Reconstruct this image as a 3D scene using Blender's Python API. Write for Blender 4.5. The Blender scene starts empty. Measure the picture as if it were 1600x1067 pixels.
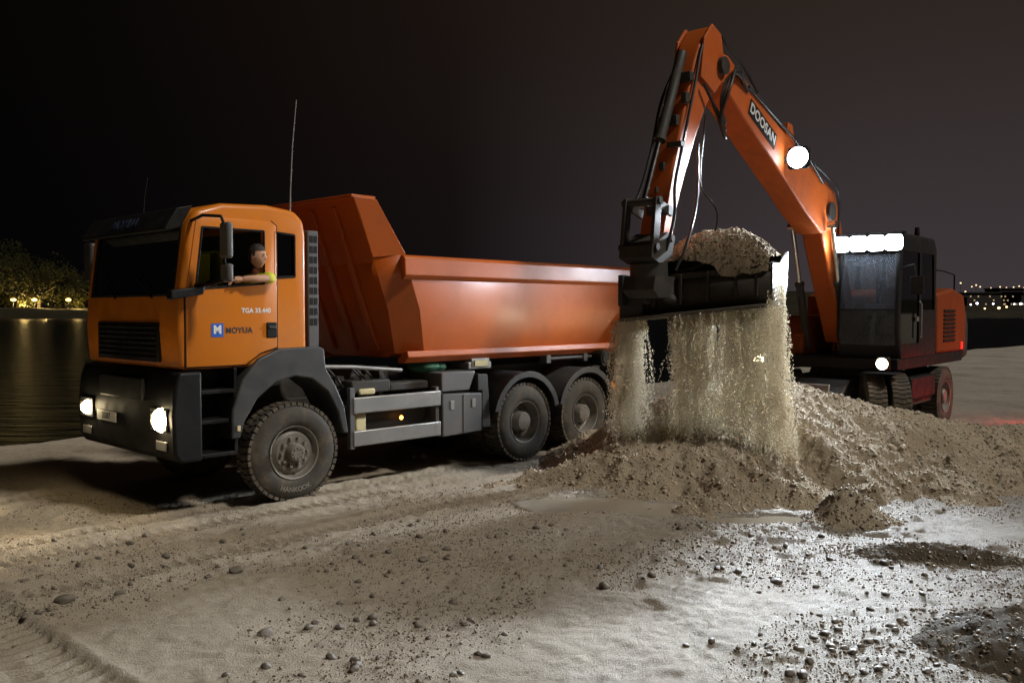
import bpy, bmesh, math, random
import numpy as np
from mathutils import Vector, Matrix
random.seed(7); RNG=np.random.default_rng(11)
S=bpy.context.scene; COL=S.collection
R=math.radians
# ------------------------------------------------------------------ helpers
class MB:
    def __init__(s): s.v=[]; s.f=[]
    def add(s,vs,fs):
        n=len(s.v); s.v+= [tuple(p) for p in vs]; s.f+=[tuple(i+n for i in q) for q in fs]; return s
    def box(s,x0,x1,y0,y1,z0,z1,M=None):
        vs=[Vector((x,y,z)) for x in(x0,x1) for y in(y0,y1) for z in(z0,z1)]
        if M: vs=[M@p for p in vs]
        return s.add(vs,[(0,1,3,2),(4,6,7,5),(0,4,5,1),(2,3,7,6),(0,2,6,4),(1,5,7,3)])
    def prism(s,poly,axis,a,b):
        def P(p,t):
            return {'x':(t,p[0],p[1]),'y':(p[0],t,p[1]),'z':(p[0],p[1],t)}[axis]
        n=len(poly)
        vs=[P(p,a) for p in poly]+[P(p,b) for p in poly]
        fs=[tuple(range(n)),tuple(range(2*n-1,n-1,-1))]+[(i,(i+1)%n,n+(i+1)%n,n+i) for i in range(n)]
        return s.add(vs,fs)
    def tube(s,pts,r,n=8):
        pts=[Vector(p) for p in pts]; rs=r if isinstance(r,(list,tuple)) else [r]*len(pts)
        vs=[];fs=[];up=None
        for i,p in enumerate(pts):
            t=(pts[min(i+1,len(pts)-1)]-pts[max(i-1,0)]).normalized()
            if up is None: up=t.orthogonal().normalized()
            up=(up-t*up.dot(t)).normalized(); sd=t.cross(up)
            for k in range(n):
                a=2*math.pi*k/n; vs.append(p+(up*math.cos(a)+sd*math.sin(a))*rs[i])
        for i in range(len(pts)-1):
            for k in range(n):
                fs.append((i*n+k,i*n+(k+1)%n,(i+1)*n+(k+1)%n,(i+1)*n+k))
        fs.append(tuple(range(n))); fs.append(tuple(range(len(vs)-n,len(vs))))
        return s.add(vs,fs)
    def cyl(s,p0,p1,r,r1=None,n=20): return s.tube([p0,p1],[r,r if r1 is None else r1],n)
    def lathe(s,prof,o,n=40,closed=False):   # axis = +y, prof (a,r)
        vs=[];fs=[];m=len(prof)
        for k in range(n):
            a=2*math.pi*k/n
            for (t,r) in prof: vs.append((o[0]+r*math.cos(a),o[1]+t,o[2]+r*math.sin(a)))
        for k in range(n):
            k2=(k+1)%n
            for j in range(m if closed else m-1):
                j2=(j+1)%m
                fs.append((k*m+j,k*m+j2,k2*m+j2,k2*m+j))
        return s.add(vs,fs)
    def ball(s,c,r,nu=14,nv=9):
        vs=[];fs=[]
        for j in range(nv+1):
            t=math.pi*j/nv
            for i in range(nu):
                a=2*math.pi*i/nu
                vs.append((c[0]+r[0]*math.sin(t)*math.cos(a),c[1]+r[1]*math.sin(t)*math.sin(a),c[2]+r[2]*math.cos(t)))
        for j in range(nv):
            for i in range(nu): fs.append((j*nu+i,j*nu+(i+1)%nu,(j+1)*nu+(i+1)%nu,(j+1)*nu+i))
        return s.add(vs,fs)
    def mesh(s,name,mat,smooth=38):
        me=bpy.data.meshes.new(name); me.from_pydata(s.v,[],s.f)
        bm=bmesh.new(); bm.from_mesh(me)
        bmesh.ops.remove_doubles(bm,verts=bm.verts,dist=1e-5)
        bmesh.ops.recalc_face_normals(bm,faces=bm.faces); bm.to_mesh(me); bm.free()
        if mat: me.materials.append(mat)
        if smooth:
            me.polygons.foreach_set('use_smooth',[True]*len(me.polygons)); me.set_sharp_from_angle(angle=R(smooth))
        me.update(); return me
    def build(s,name,mat,parent=None,bevel=0,seg=2,smooth=38,label=None):
        o=bpy.data.objects.new(name,s.mesh(name,mat,smooth)); COL.objects.link(o)
        if parent: o.parent=parent
        if bevel:
            m=o.modifiers.new('b','BEVEL'); m.width=bevel; m.segments=seg; m.limit_method='ANGLE'; m.angle_limit=R(30)
        if label: o['label']=label
        return o
def bake(o):
    dg=bpy.context.evaluated_depsgraph_get(); dg.update()
    me=bpy.data.meshes.new_from_object(o.evaluated_get(dg)); o.modifiers.clear(); o.data=me
    return o
def cut(o,cutters):
    cs=[]
    for c in cutters:
        k=c.build('cutter',None,smooth=0); cs.append(k)
        m=o.modifiers.new('c','BOOLEAN'); m.object=k; m.operation='DIFFERENCE'; m.solver='EXACT'
    bake(o)
    for k in cs: bpy.data.objects.remove(k)
    o.data.polygons.foreach_set('use_smooth',[True]*len(o.data.polygons)); o.data.set_sharp_from_angle(angle=R(35))
    return o
def tag(o,label,cat,group=None,kind=None):
    o['label']=label; o['category']=cat
    if group: o['group']=group
    if kind: o['kind']=kind
    return o
def struct(o): o['kind']='structure'; return o
def thing(name,label,cat,loc=(0,0,0),rz=0,group=None):
    o=bpy.data.objects.new(name,None); COL.objects.link(o); o.location=loc; o.rotation_euler=(0,0,rz)
    return tag(o,label,cat,group)
def meshobj(name,me,parent=None):
    o=bpy.data.objects.new(name,me); COL.objects.link(o)
    if parent: o.parent=parent
    return o
def text(name,s,size,mat,parent,M,bold=0.0,ext=.002,space=1.0):
    cu=bpy.data.curves.new('t','FONT'); cu.body=s; cu.size=size; cu.extrude=ext; cu.offset=bold; cu.align_x='CENTER'; cu.align_y='CENTER'; cu.space_character=space
    t=bpy.data.objects.new('t',cu); COL.objects.link(t)
    dg=bpy.context.evaluated_depsgraph_get(); dg.update()
    me=bpy.data.meshes.new_from_object(t.evaluated_get(dg)); bpy.data.objects.remove(t)
    me.transform(M); me.materials.clear(); me.materials.append(mat)
    return meshobj(name,me,parent)
def frame(o,x,y):   # matrix with x dir, y dir
    x=Vector(x).normalized(); y=Vector(y).normalized(); z=x.cross(y)
    M=Matrix((x,y,z)).transposed().to_4x4(); M.translation=Vector(o); return M
# ------------------------------------------------------------------ noise
def _h(i,j,seed):
    n=(i.astype(np.int64)*374761393+j.astype(np.int64)*668265263+seed*974634777)&0x7fffffff
    n=((n^(n>>13))*1274126177)&0x7fffffff
    n=(n^(n>>16))
    return (n&0xffff)/65535.0
def vn(x,y,seed=0):
    i=np.floor(x);j=np.floor(y);u=x-i;v=y-j
    u=u*u*u*(u*(u*6-15)+10); v=v*v*v*(v*(v*6-15)+10)
    a=_h(i,j,seed);b=_h(i+1,j,seed);c=_h(i,j+1,seed);d=_h(i+1,j+1,seed)
    return (a+(b-a)*u+(c-a)*v+(a-b-c+d)*u*v)*2-1
def fbm(x,y,o=4,seed=0):
    t=0;a=1;s=0
    for k in range(o):
        t=t+a*vn(x*(2.03**k)+k*17.3,y*(2.03**k)-k*9.1,seed+k); s+=a; a*=.5
    return t/s
def ridg(x,y,o=3,seed=0):
    t=0;a=1;s=0
    for k in range(o):
        t=t+a*(1-2*np.abs(vn(x*(2.03**k)+k*17.3,y*(2.03**k)-k*9.1,seed+k))); s+=a; a*=.5
    return t/s
def sst(a,b,x):
    t=np.clip((x-a)/(b-a),0,1); return t*t*(3-2*t)
# ------------------------------------------------------------------ materials
def nt(name):
    m=bpy.data.materials.new(name); m.use_nodes=True; t=m.node_tree
    return m,t,t.nodes['Principled BSDF']
def ramp(t,fac,stops):
    r=t.nodes.new('ShaderNodeValToRGB'); e=r.color_ramp.elements
    e[0].position=stops[0][0]; e[0].color=(*stops[0][1],1); e[1].position=stops[-1][0]; e[1].color=(*stops[-1][1],1)
    for p,c in stops[1:-1]:
        q=e.new(p); q.color=(*c,1)
    t.links.new(fac,r.inputs[0]); return r.outputs[0]
def noise(t,scale,det=5,rough=.6,coord='Object'):
    c=t.nodes.new('ShaderNodeTexCoord'); n=t.nodes.new('ShaderNodeTexNoise'); n.inputs['Scale'].default_value=scale; n.inputs['Detail'].default_value=det; n.inputs['Roughness'].default_value=rough
    t.links.new(c.outputs[coord],n.inputs['Vector']); return n.outputs['Fac']
def bump(t,b,h,strength,dist):
    k=t.nodes.new('ShaderNodeBump'); k.inputs['Strength'].default_value=strength; k.inputs['Distance'].default_value=dist
    t.links.new(h,k.inputs['Height']); t.links.new(k.outputs[0],b.inputs['Normal'])
def mat(name,col,rough=.5,metal=0,dirt=None,damt=.5,scale=3.0,bmp=0,coat=0,spec=.5,crough=.12):
    m,t,b=nt(name); b.inputs['Metallic'].default_value=metal; b.inputs['Roughness'].default_value=rough; b.inputs['Specular IOR Level'].default_value=spec
    if coat: b.inputs['Coat Weight'].default_value=coat; b.inputs['Coat Roughness'].default_value=crough
    d=dirt or tuple(c*.6 for c in col)
    mid=tuple(c*(1-damt)+e*damt for c,e in zip(col,d))
    f=noise(t,scale,8,.65)
    c=ramp(t,f,[(.3,col),(.52,tuple(.7*x+.3*y for x,y in zip(col,mid))),(.72,mid)])
    t.links.new(c,b.inputs['Base Color'])
    rr=ramp(t,f,[(.3,(rough*.85,)*3),(.75,(min(1,rough*1.5),)*3)]); t.links.new(rr,b.inputs['Roughness'])
    if bmp: bump(t,b,noise(t,scale*8,4),bmp,.02)
    return m
def emit(name,col,st):
    m,t,b=nt(name); b.inputs['Base Color'].default_value=(*col,1); b.inputs['Emission Color'].default_value=(*col,1); b.inputs['Emission Strength'].default_value=st; return m
def glass(name,tint=(.55,.6,.62)):
    m,t,b=nt(name)
    tr=t.nodes.new('ShaderNodeBsdfTransparent'); tr.inputs[0].default_value=(*tint,1)
    gl=t.nodes.new('ShaderNodeBsdfGlossy'); gl.inputs['Roughness'].default_value=.04
    fr=t.nodes.new('ShaderNodeFresnel'); fr.inputs[0].default_value=1.5
    mx=t.nodes.new('ShaderNodeMixShader'); o=t.nodes['Material Output']
    t.links.new(fr.outputs[0],mx.inputs[0]); t.links.new(tr.outputs[0],mx.inputs[1]); t.links.new(gl.outputs[0],mx.inputs[2]); t.links.new(mx.outputs[0],o.inputs[0])
    return m
def wetglass(name):
    m,t,b=nt(name); o=t.nodes['Material Output']
    tr=t.nodes.new('ShaderNodeBsdfTransparent'); tr.inputs[0].default_value=(.45,.5,.52,1)
    b.inputs['Base Color'].default_value=(.17,.195,.23,1); b.inputs['Roughness'].default_value=.25
    f=noise(t,60,3,.7); r=ramp(t,f,[(.42,(.14,)*3),(.62,(.5,)*3)])
    mx=t.nodes.new('ShaderNodeMixShader'); t.links.new(r,mx.inputs[0]); t.links.new(tr.outputs[0],mx.inputs[1]); t.links.new(b.outputs[0],mx.inputs[2]); t.links.new(mx.outputs[0],o.inputs[0])
    return m
M_or=mat('truck_orange',(.66,.19,.006),.36,0,(.44,.145,.02),.5,2.2,0,.15)
M_tub=mat('tub_orange',(.50,.098,.005),.46,0,(.30,.076,.015),.7,1.4,.05,.45,.35,.3)
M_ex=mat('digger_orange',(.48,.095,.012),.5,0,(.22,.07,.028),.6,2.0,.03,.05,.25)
M_exshade=mat('digger_orange_shaded',(.22,.042,.006),.6,0,(.12,.035,.012),.6,2.0,.03,0,.2)  # digger orange with the shade on hood and tank put into the colour
M_pl=mat('dark_plastic',(.028,.030,.034),.5,0,(.095,.08,.06),.5,4)
M_mir=mat('mirror_grey',(.10,.10,.10),.45,0,(.09,.085,.075),.5,4)
M_blk=mat('black_part',(.007,.007,.008),.5,0,(.016,.014,.011),.5,5,0,0,.25)
M_ch=mat('chassis_black',(.020,.019,.018),.6,0,(.080,.062,.04),.6,4)
M_grey=mat('grey_paint',(.09,.09,.095),.5,0,(.15,.125,.095),.5,4)
M_alu=mat('aluminium',(.36,.36,.36),.4,.7,(.21,.175,.135),.6,5)
M_chrome=mat('chrome_rod',(.75,.75,.76),.15,1,(.5,.5,.5),.3,5)
M_rim=mat('rim_steel',(.24,.23,.21),.45,.4,(.18,.135,.09),.7,7)
M_tyre=mat('tyre_rubber',(.024,.022,.02),.75,0,(.16,.128,.085),.8,5,.1)
M_lug=mat('tread_rubber',(.035,.032,.028),.8,0,(.22,.17,.11),.85,7,.15)
M_white=mat('white_letter',(.8,.8,.78),.5,0,(.6,.58,.5),.3)
M_lwhite=mat('boom_letter_white',(.6,.6,.59),.6,0,(.45,.45,.43),.3)
M_blue=mat('blue_badge',(.02,.12,.55),.4,0,(.02,.1,.4),.3)
M_dblue=mat('shaded_blue_letter',(.006,.015,.045),.6,0,(.006,.014,.035),.3)  # badge blue darkened, shade on the visor lettering put into the colour
M_dark=mat('dark_letter',(.03,.03,.035),.5)
M_steel=mat('worn_steel',(.16,.15,.13),.55,.4,(.13,.105,.075),.6,6,.08)
M_bkt=mat('bucket_steel',(.028,.023,.019),.65,.15,(.075,.055,.034),.7,5,.15,0,.3)
M_rub=mat('hose_rubber',(.012,.012,.012),.4,0,(.03,.03,.03),.3)
M_glass=glass('window_glass'); M_wet=wetglass('rain_glass')
M_skin=mat('skin',(.56,.31,.20),.5,0,(.46,.25,.17),.4,30)
M_hair=mat('hair_dark',(.018,.012,.009),.6,0,(.03,.02,.015),.5,60)
M_hv=mat('hi_vis',(.60,.64,.03),.6,0,(.45,.5,.03),.5,12)
M_seat=mat('seat_cloth',(.045,.045,.05),.85,0,(.07,.066,.062),.5,20)
M_green=mat('green_tarp',(.03,.14,.07),.7,0,(.06,.12,.07),.5,9,.2)
M_cream=mat('cream_box',(.62,.55,.30),.5,0,(.4,.33,.2),.5,6)
E_white=emit('lamp_white',(.80,.90,1),60); E_boom=emit('boom_lamp_white',(.80,.90,1),22); E_warm=emit('lamp_warm',(1,.80,.46),60)
E_amber=emit('lamp_amber',(1,.38,.05),9); E_red=emit('lamp_red',(1,.02,.015),1.6); E_dim=emit('tail_amber',(1,.30,.03),1.0)

# ------------------------------------------------------------------ frames
CAMH=2.2
TO=np.array((-3.40,11.11)); TD=np.array((.69,.724)); TN=np.array((-.724,.69))
EC=np.array((6.5,16.9)); ED=np.array((-.643,-.766)); EL=np.array((.766,-.643))
def segd(X,Y,a,b):
    ax,ay,az=a;bx,by,bz=b; dx,dy=bx-ax,by-ay
    t=np.clip(((X-ax)*dx+(Y-ay)*dy)/(dx*dx+dy*dy),0,1)
    return np.hypot(X-ax-t*dx,Y-ay-t*dy), az+(bz-az)*t
def pudm(X,Y):
    q=((X-1.0-.5*(Y-10.1))/1.05)**2+((Y-10.1)/.5)**2+1.1*fbm(X*1.5,Y*2.2,4,71)
    q2=((X-2.6)/.7)**2+((Y-9.35)/.25)**2+.9*fbm(X*2.4,Y*3.4,3,75)
    q3=((X-1.7)/.5)**2+((Y-9.7)/.2)**2+.7*fbm(X*2.4,Y*3.4,3,77)
    return np.maximum(np.maximum(1-sst(.5,1.1,q),1-sst(.5,1.1,q2)),1-sst(.5,1.1,q3))
def gh(X,Y):
    X=np.asarray(X,float);Y=np.asarray(Y,float)
    d=np.hypot(X,Y); fade=1-sst(22,40,d)
    h=fade*(.032*fbm(X*.8,Y*.8,3,1)+.016*fbm(X*3.1,Y*3.1,3,5)+.017*fbm(X*12,Y*12,3,9))
    cl=fbm(X*4.5+3,Y*4.5,4,21); zone=sst(-.2,.5,fbm(X*.7,Y*.7,2,33)+.25*sst(0,3,X))
    h=h+fade*.075*np.clip(cl-.12,0,1)*zone
    a=(X-TO[0])*TD[0]+(Y-TO[1])*TD[1]; b=(X-TO[0])*TN[0]+(Y-TO[1])*TN[1]
    for bc,amp in((-1.1,1),(-1.66,.9),(-2.7,.8),(1.1,.7)):
        w=b-bc+.06*np.sin(a*.7+bc); tr=1-sst(.15,.2,np.abs(w))
        bank=np.exp(-((np.abs(w)-.23)/.05)**2)
        pat=.5+.5*np.sign(np.sin(a*46+np.sign(w)*.9+np.abs(w)*9))
        m=sst(6,1,a)*fade*(.55+.45*sst(-.2,.3,fbm(a*.8,b*.8,2,44)))
        h=h*(1-.6*tr*m)+m*amp*(tr*(-.075+.058*pat)+bank*.055)
    p0=np.array((-3.75,6.45)); dd=np.array((.725,-.689)); nn=np.array((.689,.725))
    a=(X-p0[0])*dd[0]+(Y-p0[1])*dd[1]; w=(X-p0[0])*nn[0]+(Y-p0[1])*nn[1]+.02*np.sin(a*2)
    tr=1-sst(.19,.23,np.abs(w+.12)); bank=np.exp(-((np.abs(w+.12)-.28)/.05)**2); m=sst(-2.2,-1.0,a)
    pat=.5+.5*np.sign(np.sin(a*48+np.sign(w+.12)*.8+np.abs(w+.12)*8))
    h=h*(1-.7*tr*m)+m*(tr*(-.065+.055*pat)+bank*.03)
    pm=pudm(X,Y); h=h*(1-pm)+pm*(-.035+.01*fbm(X*5,Y*5,2,4))
    c=-.724*X+.69*Y-15.5+.8*fbm(X*.25,Y*.25,2,50)
    h=h-1.4*sst(-.5,7,c)
    return h
PK=[((3.15,12.7,1.42),(1.8,12.1,.45)),((1.8,12.1,.42),(-.3,11.1,.05)),((3.15,12.7,1.42),(4.6,12.55,1.0)),((4.6,12.55,1.0),(6.2,12.5,.6)),((6.2,12.5,.6),(10,13.0,.45)),((4.0,12.3,.8),(3.2,10.3,.2)),((5.6,12.3,.55),(5.2,10.4,.16)),((6.2,12.5,.45),(7.2,10.7,.14)),((2.6,10.3,.14),(2.0,9.7,.08)),((4.9,11.6,.45),(6.4,10.9,.22))]
def heap(X,Y):
    w=.28*fbm(X*.9,Y*.9,3,91); w2=.28*fbm(X*.9+40,Y*.9,3,92)
    h=np.full(np.shape(X),-1.0)
    for a,b in PK:
        dd,z=segd(X+w,Y+w2,a,b); k=z+.06-.52*np.sqrt(dd*dd+.012)
        h=np.maximum(h,k)
    return h
def hh(X,Y):
    X=np.asarray(X,float);Y=np.asarray(Y,float)
    k=heap(X,Y); on=sst(-.03,.15,k)
    top=1.0-.45*sst(.3,.9,k)
    lump=top*(.095*ridg(X*1.9,Y*1.9,3,101)+.07*fbm(X*6,Y*6,3,105))+.03*fbm(X*17,Y*17,3,107)
    return gh(X,Y)*.5+k+lump*on-.03
def gridmesh(name,xs,ys,Z,m):
    ny,nx=Z.shape; X,Y=np.meshgrid(xs,ys)
    co=np.stack([X,Y,Z],-1).reshape(-1,3).astype(np.float32)
    i=np.arange(ny*nx).reshape(ny,nx)
    q=np.stack([i[:-1,:-1],i[:-1,1:],i[1:,1:],i[1:,:-1]],-1).reshape(-1,4).astype(np.int32)
    return arrmesh(name,co,q,m)
def arrmesh(name,co,q,m,smooth=True):
    me=bpy.data.meshes.new(name); k=q.shape[1]
    me.vertices.add(len(co)); me.vertices.foreach_set('co',co.astype(np.float32).ravel())
    me.loops.add(q.size); me.loops.foreach_set('vertex_index',q.astype(np.int32).ravel())
    me.polygons.add(len(q)); me.polygons.foreach_set('loop_start',np.arange(0,q.size,k,dtype=np.int32)); me.polygons.foreach_set('loop_total',np.full(len(q),k,dtype=np.int32))
    me.update(calc_edges=True); me.materials.append(m)
    if smooth: me.polygons.foreach_set('use_smooth',np.ones(len(q),dtype=bool))
    return me
def ico():
    bm=bmesh.new(); bmesh.ops.create_icosphere(bm,subdivisions=1,radius=1)
    v=np.array([x.co[:] for x in bm.verts]); f=np.array([[x.index for x in q.verts] for q in bm.faces]); bm.free(); return v,f
ICO=ico()
OCT=(np.array([(1,0,0),(-1,0,0),(0,1,0),(0,-1,0),(0,0,1),(0,0,-1)],float),np.array([(0,2,4),(2,1,4),(1,3,4),(3,0,4),(2,0,5),(1,2,5),(3,1,5),(0,3,5)]))
def grains(name,P,sz,m,flat=(.55,1),el=1.0,parent=None,jit=.28,base=None):
    IV,IF=base or ICO
    n=len(P); q=RNG.normal(size=(n,4)); q/=np.linalg.norm(q,axis=1)[:,None]
    w,x,y,z=q.T
    Rm=np.stack([1-2*(y*y+z*z),2*(x*y-z*w),2*(x*z+y*w),2*(x*y+z*w),1-2*(x*x+z*z),2*(y*z-x*w),2*(x*z-y*w),2*(y*z+x*w),1-2*(x*x+y*y)],-1).reshape(n,3,3)
    b=IV[None]*(1+jit*RNG.uniform(-1,1,(n,len(IV),1)))*RNG.uniform(flat[0],flat[1],(n,1,3))
    v=np.einsum('nij,nkj->nki',Rm,b)*sz[:,None,None]
    v[:,:,2]*=el
    v=v+P[:,None,:]
    f=(IF[None]+(np.arange(n)*len(IV))[:,None,None]).reshape(-1,3)
    me=arrmesh(name,v.reshape(-1,3),f,m,False)
    return meshobj(name,me,parent)
# ------------------------------------------------------------------ setting materials
def sandmat(name,cols,wet,gs=1.0,bst=.5,spec=.25,side=False):
    m,t,b=nt(name); b.inputs['Specular IOR Level'].default_value=spec
    f1=noise(t,.55*gs,6,.65); f2=noise(t,9*gs,8,.7); f3=noise(t,70*gs,4,.7); f4=noise(t,210*gs,2,.6)
    mx=t.nodes.new('ShaderNodeMath'); mx.operation='MULTIPLY_ADD'; t.links.new(f2,mx.inputs[0]); mx.inputs[1].default_value=.5
    m2=t.nodes.new('ShaderNodeMath'); m2.operation='MULTIPLY_ADD'; t.links.new(f1,m2.inputs[0]); m2.inputs[1].default_value=.75; m2.inputs[2].default_value=-.18
    t.links.new(m2.outputs[0],mx.inputs[2])
    m3=t.nodes.new('ShaderNodeMath'); m3.operation='MULTIPLY_ADD'; t.links.new(f3,m3.inputs[0]); m3.inputs[1].default_value=.4; t.links.new(mx.outputs[0],m3.inputs[2])
    c=ramp(t,m3.outputs[0],[(.40,cols[0]),(.58,cols[1]),(.78,cols[2])])
    r=ramp(t,f1,[(.36,(wet[0],)*3),(.5,(wet[1],)*3)])
    if side:   # the beach is wetter and greyer towards the heap side
        tc=t.nodes.new('ShaderNodeTexCoord'); sx=t.nodes.new('ShaderNodeSeparateXYZ'); t.links.new(tc.outputs['Object'],sx.inputs[0])
        ad=t.nodes.new('ShaderNodeMath'); ad.operation='MULTIPLY_ADD'; t.links.new(f1,ad.inputs[0]); ad.inputs[1].default_value=9.0; t.links.new(sx.outputs[0],ad.inputs[2])
        mr_=t.nodes.new('ShaderNodeMapRange'); mr_.interpolation_type='SMOOTHSTEP'; mr_.inputs[1].default_value=2.6; mr_.inputs[2].default_value=8.5; t.links.new(ad.outputs[0],mr_.inputs[0])
        mc=t.nodes.new('ShaderNodeMix'); mc.data_type='RGBA'; mc.blend_type='MULTIPLY'; t.links.new(mr_.outputs[0],mc.inputs[0]); t.links.new(c,mc.inputs[6]); mc.inputs[7].default_value=(.76,.81,.90,1); c=mc.outputs[2]
        mf=t.nodes.new('ShaderNodeMix'); mf.data_type='RGBA'; t.links.new(mr_.outputs[0],mf.inputs[0]); t.links.new(r,mf.inputs[6]); mf.inputs[7].default_value=(.57,.57,.57,1); r=mf.outputs[2]
    t.links.new(c,b.inputs['Base Color']); t.links.new(r,b.inputs['Roughness'])
    h=t.nodes.new('ShaderNodeMath'); h.operation='MULTIPLY_ADD'; t.links.new(f3,h.inputs[0]); h.inputs[1].default_value=.9
    h0=t.nodes.new('ShaderNodeMath'); h0.operation='MULTIPLY'; t.links.new(f2,h0.inputs[0]); h0.inputs[1].default_value=.6; t.links.new(h0.outputs[0],h.inputs[2])
    h2=t.nodes.new('ShaderNodeMath'); h2.operation='MULTIPLY_ADD'; t.links.new(f4,h2.inputs[0]); h2.inputs[1].default_value=.45; t.links.new(h.outputs[0],h2.inputs[2])
    bump(t,b,h2.outputs[0],bst,.035)
    return m
M_sand=sandmat('wet_sand',[(.17,.134,.094),(.44,.37,.28),(.56,.485,.38)],(.6,.85),1,1,.33,True)
M_grav=sandmat('gravel',[(.20,.16,.108),(.48,.39,.275),(.63,.535,.395)],(.65,.85),2.0,1)
M_load=sandmat('load_gravel',[(.13,.096,.06),(.28,.215,.14),(.38,.30,.205)],(.85,.95),2.5,1,.05)  # heap gravel darkened in colour to offset the work lamps on the load
M_dgrav=sandmat('dark_gravel',[(.045,.036,.025),(.10,.08,.055),(.17,.137,.096)],(.7,.85),2.5,.9)
M_peb=mat('pebble',(.25,.20,.145),.5,0,(.08,.064,.048),.9,8)
M_hpeb=mat('heap_pebble',(.46,.38,.275),.6,0,(.14,.112,.08),.9,8)
M_stone=mat('stone_dark',(.10,.084,.068),.42,0,(.24,.195,.145),.7,9,.25)
M_fall,t_,b_=nt('falling_grain'); b_.inputs['Base Color'].default_value=(.92,.85,.70,1); b_.inputs['Roughness'].default_value=.6
tl_=t_.nodes.new('ShaderNodeBsdfTranslucent'); tl_.inputs[0].default_value=(.98,.94,.84,1); mx_=t_.nodes.new('ShaderNodeMixShader'); mx_.inputs[0].default_value=.4
t_.links.new(b_.outputs[0],mx_.inputs[1]); t_.links.new(tl_.outputs[0],mx_.inputs[2]); t_.links.new(mx_.outputs[0],t_.nodes['Material Output'].inputs[0])
# ------------------------------------------------------------------ ground
def geo(a,b,n): return list(np.geomspace(a,b,n))
xs=np.array([-x for x in geo(16.5,3000,34)][::-1]+list(np.arange(-16,-6,.1))+list(np.arange(-6,6.001,.024))+list(np.arange(6.1,16.01,.1))+geo(16.5,3000,34))
ys=np.array([-3000,-600,-120,-30,-8,-2,0,2,3]+list(np.arange(3.6,11,.02))+list(np.arange(11,20,.06))+list(np.arange(20,40,.4))+geo(41,3000,40))
X,Y=np.meshgrid(xs,ys)
ground=struct(meshobj('ground',gridmesh('ground',xs,ys,gh(X,Y),M_sand)))
mw,t,b=nt('dark_water'); b.inputs['Base Color'].default_value=(.002,.0025,.003,1); b.inputs['Roughness'].default_value=.42; b.inputs['Specular IOR Level'].default_value=.05; b.inputs['IOR'].default_value=1.15
tc=t.nodes.new('ShaderNodeTexCoord'); mp=t.nodes.new('ShaderNodeMapping'); mp.inputs['Scale'].default_value=(.5,1.6,1); n=t.nodes.new('ShaderNodeTexNoise'); n.inputs['Scale'].default_value=1.1; n.inputs['Detail'].default_value=6
t.links.new(tc.outputs['Object'],mp.inputs[0]); t.links.new(mp.outputs[0],n.inputs['Vector']); bump(t,b,n.outputs['Fac'],1,.5)
w=MB(); w.add([(-3000,-60,-.45),(3000,-60,-.45),(3000,3000,-.45),(-3000,3000,-.45)],[(0,1,2,3)]); struct(w.build('water',mw,smooth=0))
mp_,t,b=nt('puddle_water'); b.inputs['Base Color'].default_value=(.27,.24,.19,1); b.inputs['Roughness'].default_value=.1
bump(t,b,noise(t,6,3),.15,.02)
px=np.linspace(-.6,3.8,90); py=np.linspace(8.7,11.2,52); PX,PY=np.meshgrid(px,py)
struct(meshobj('puddle',gridmesh('puddle',px,py,np.where(pudm(PX,PY)>.02,-.016,-.12),mp_)))
hx=np.arange(-1.6,10.8,.025); hy=np.arange(9.0,15.6,.025); HX,HY=np.meshgrid(hx,hy)
hp=meshobj('gravel_heap',gridmesh('gravel_heap',hx,hy,hh(HX,HY),M_grav))
tag(hp,'long pale heap of wet sand and gravel under the excavator bucket','heap')
def on_heap(n,x0,x1,y0,y1):
    x=RNG.uniform(x0,x1,n*3); y=RNG.uniform(y0,y1,n*3); k=heap(x,y)>.0
    x=x[k][:n]; y=y[k][:n]; return np.stack([x,y,hh(x,y)],-1)
P=on_heap(24000,-1.2,8.5,9.2,14); o=grains('heap_pebbles',P,RNG.gamma(2.0,.0045,len(P))+.004,M_hpeb,parent=hp); o['kind']='stuff'
def mound(name,cx,cy,rx,ry,h,rot,label,m,seed):
    L=np.linspace(-1.35,1.35,90); U,V=np.meshgrid(L,L)
    ca,sa=math.cos(rot),math.sin(rot); Xm=cx+U*rx*ca-V*ry*sa; Ym=cy+U*rx*sa+V*ry*ca
    def zf(U,V,Xm,Ym):
        q=np.sqrt(U*U+V*V+.015)+.20*fbm(U*1.6+seed,V*1.6,3,seed); on=sst(1.08,.9,q)
        z=gh(Xm,Ym)-.04+(h+.04)*np.clip(1-q,-.2,1)+on*(.035*h/.3*fbm(Xm*7,Ym*7,3,seed+3)+.014*fbm(Xm*20,Ym*20,2,seed+5))
        return np.where(q>1.08,gh(Xm,Ym)-.09,z)
    z=zf(U,V,Xm,Ym)
    me=gridmesh(name,L,L,z,m); co=np.stack([Xm,Ym,z],-1).reshape(-1).astype(np.float32); me.vertices.foreach_set('co',co); me.update()
    o=tag(meshobj(name,me),label,'mound')
    n=1600; u=RNG.uniform(-1,1,n); v=RNG.uniform(-1,1,n); k=u*u+v*v<.95; u=u[k];v=v[k]
    x=cx+u*rx*ca-v*ry*sa; y=cy+u*rx*sa+v*ry*ca
    g=grains('mound_pebbles',np.stack([x,y,np.maximum(zf(u,v,x,y),gh(x,y))],-1),RNG.gamma(2.4,.0035,len(x))+.003,M_peb,parent=o); g['kind']='stuff'
    return o
mound('gravel_mound',3.5,9.25,.66,.44,.36,.2,'small steep gravel mound standing apart in front of the big heap',M_grav,201)
mound('gravel_mound',3.75,7.95,1.0,.36,.15,-.25,'low dark strip of wet gravel in front of the small steep mound',M_dgrav,231)
mound('gravel_mound',3.55,5.75,1.0,.75,.27,-.5,'dark gravel mound cut off by the bottom right corner of the picture',M_dgrav,261)
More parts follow.
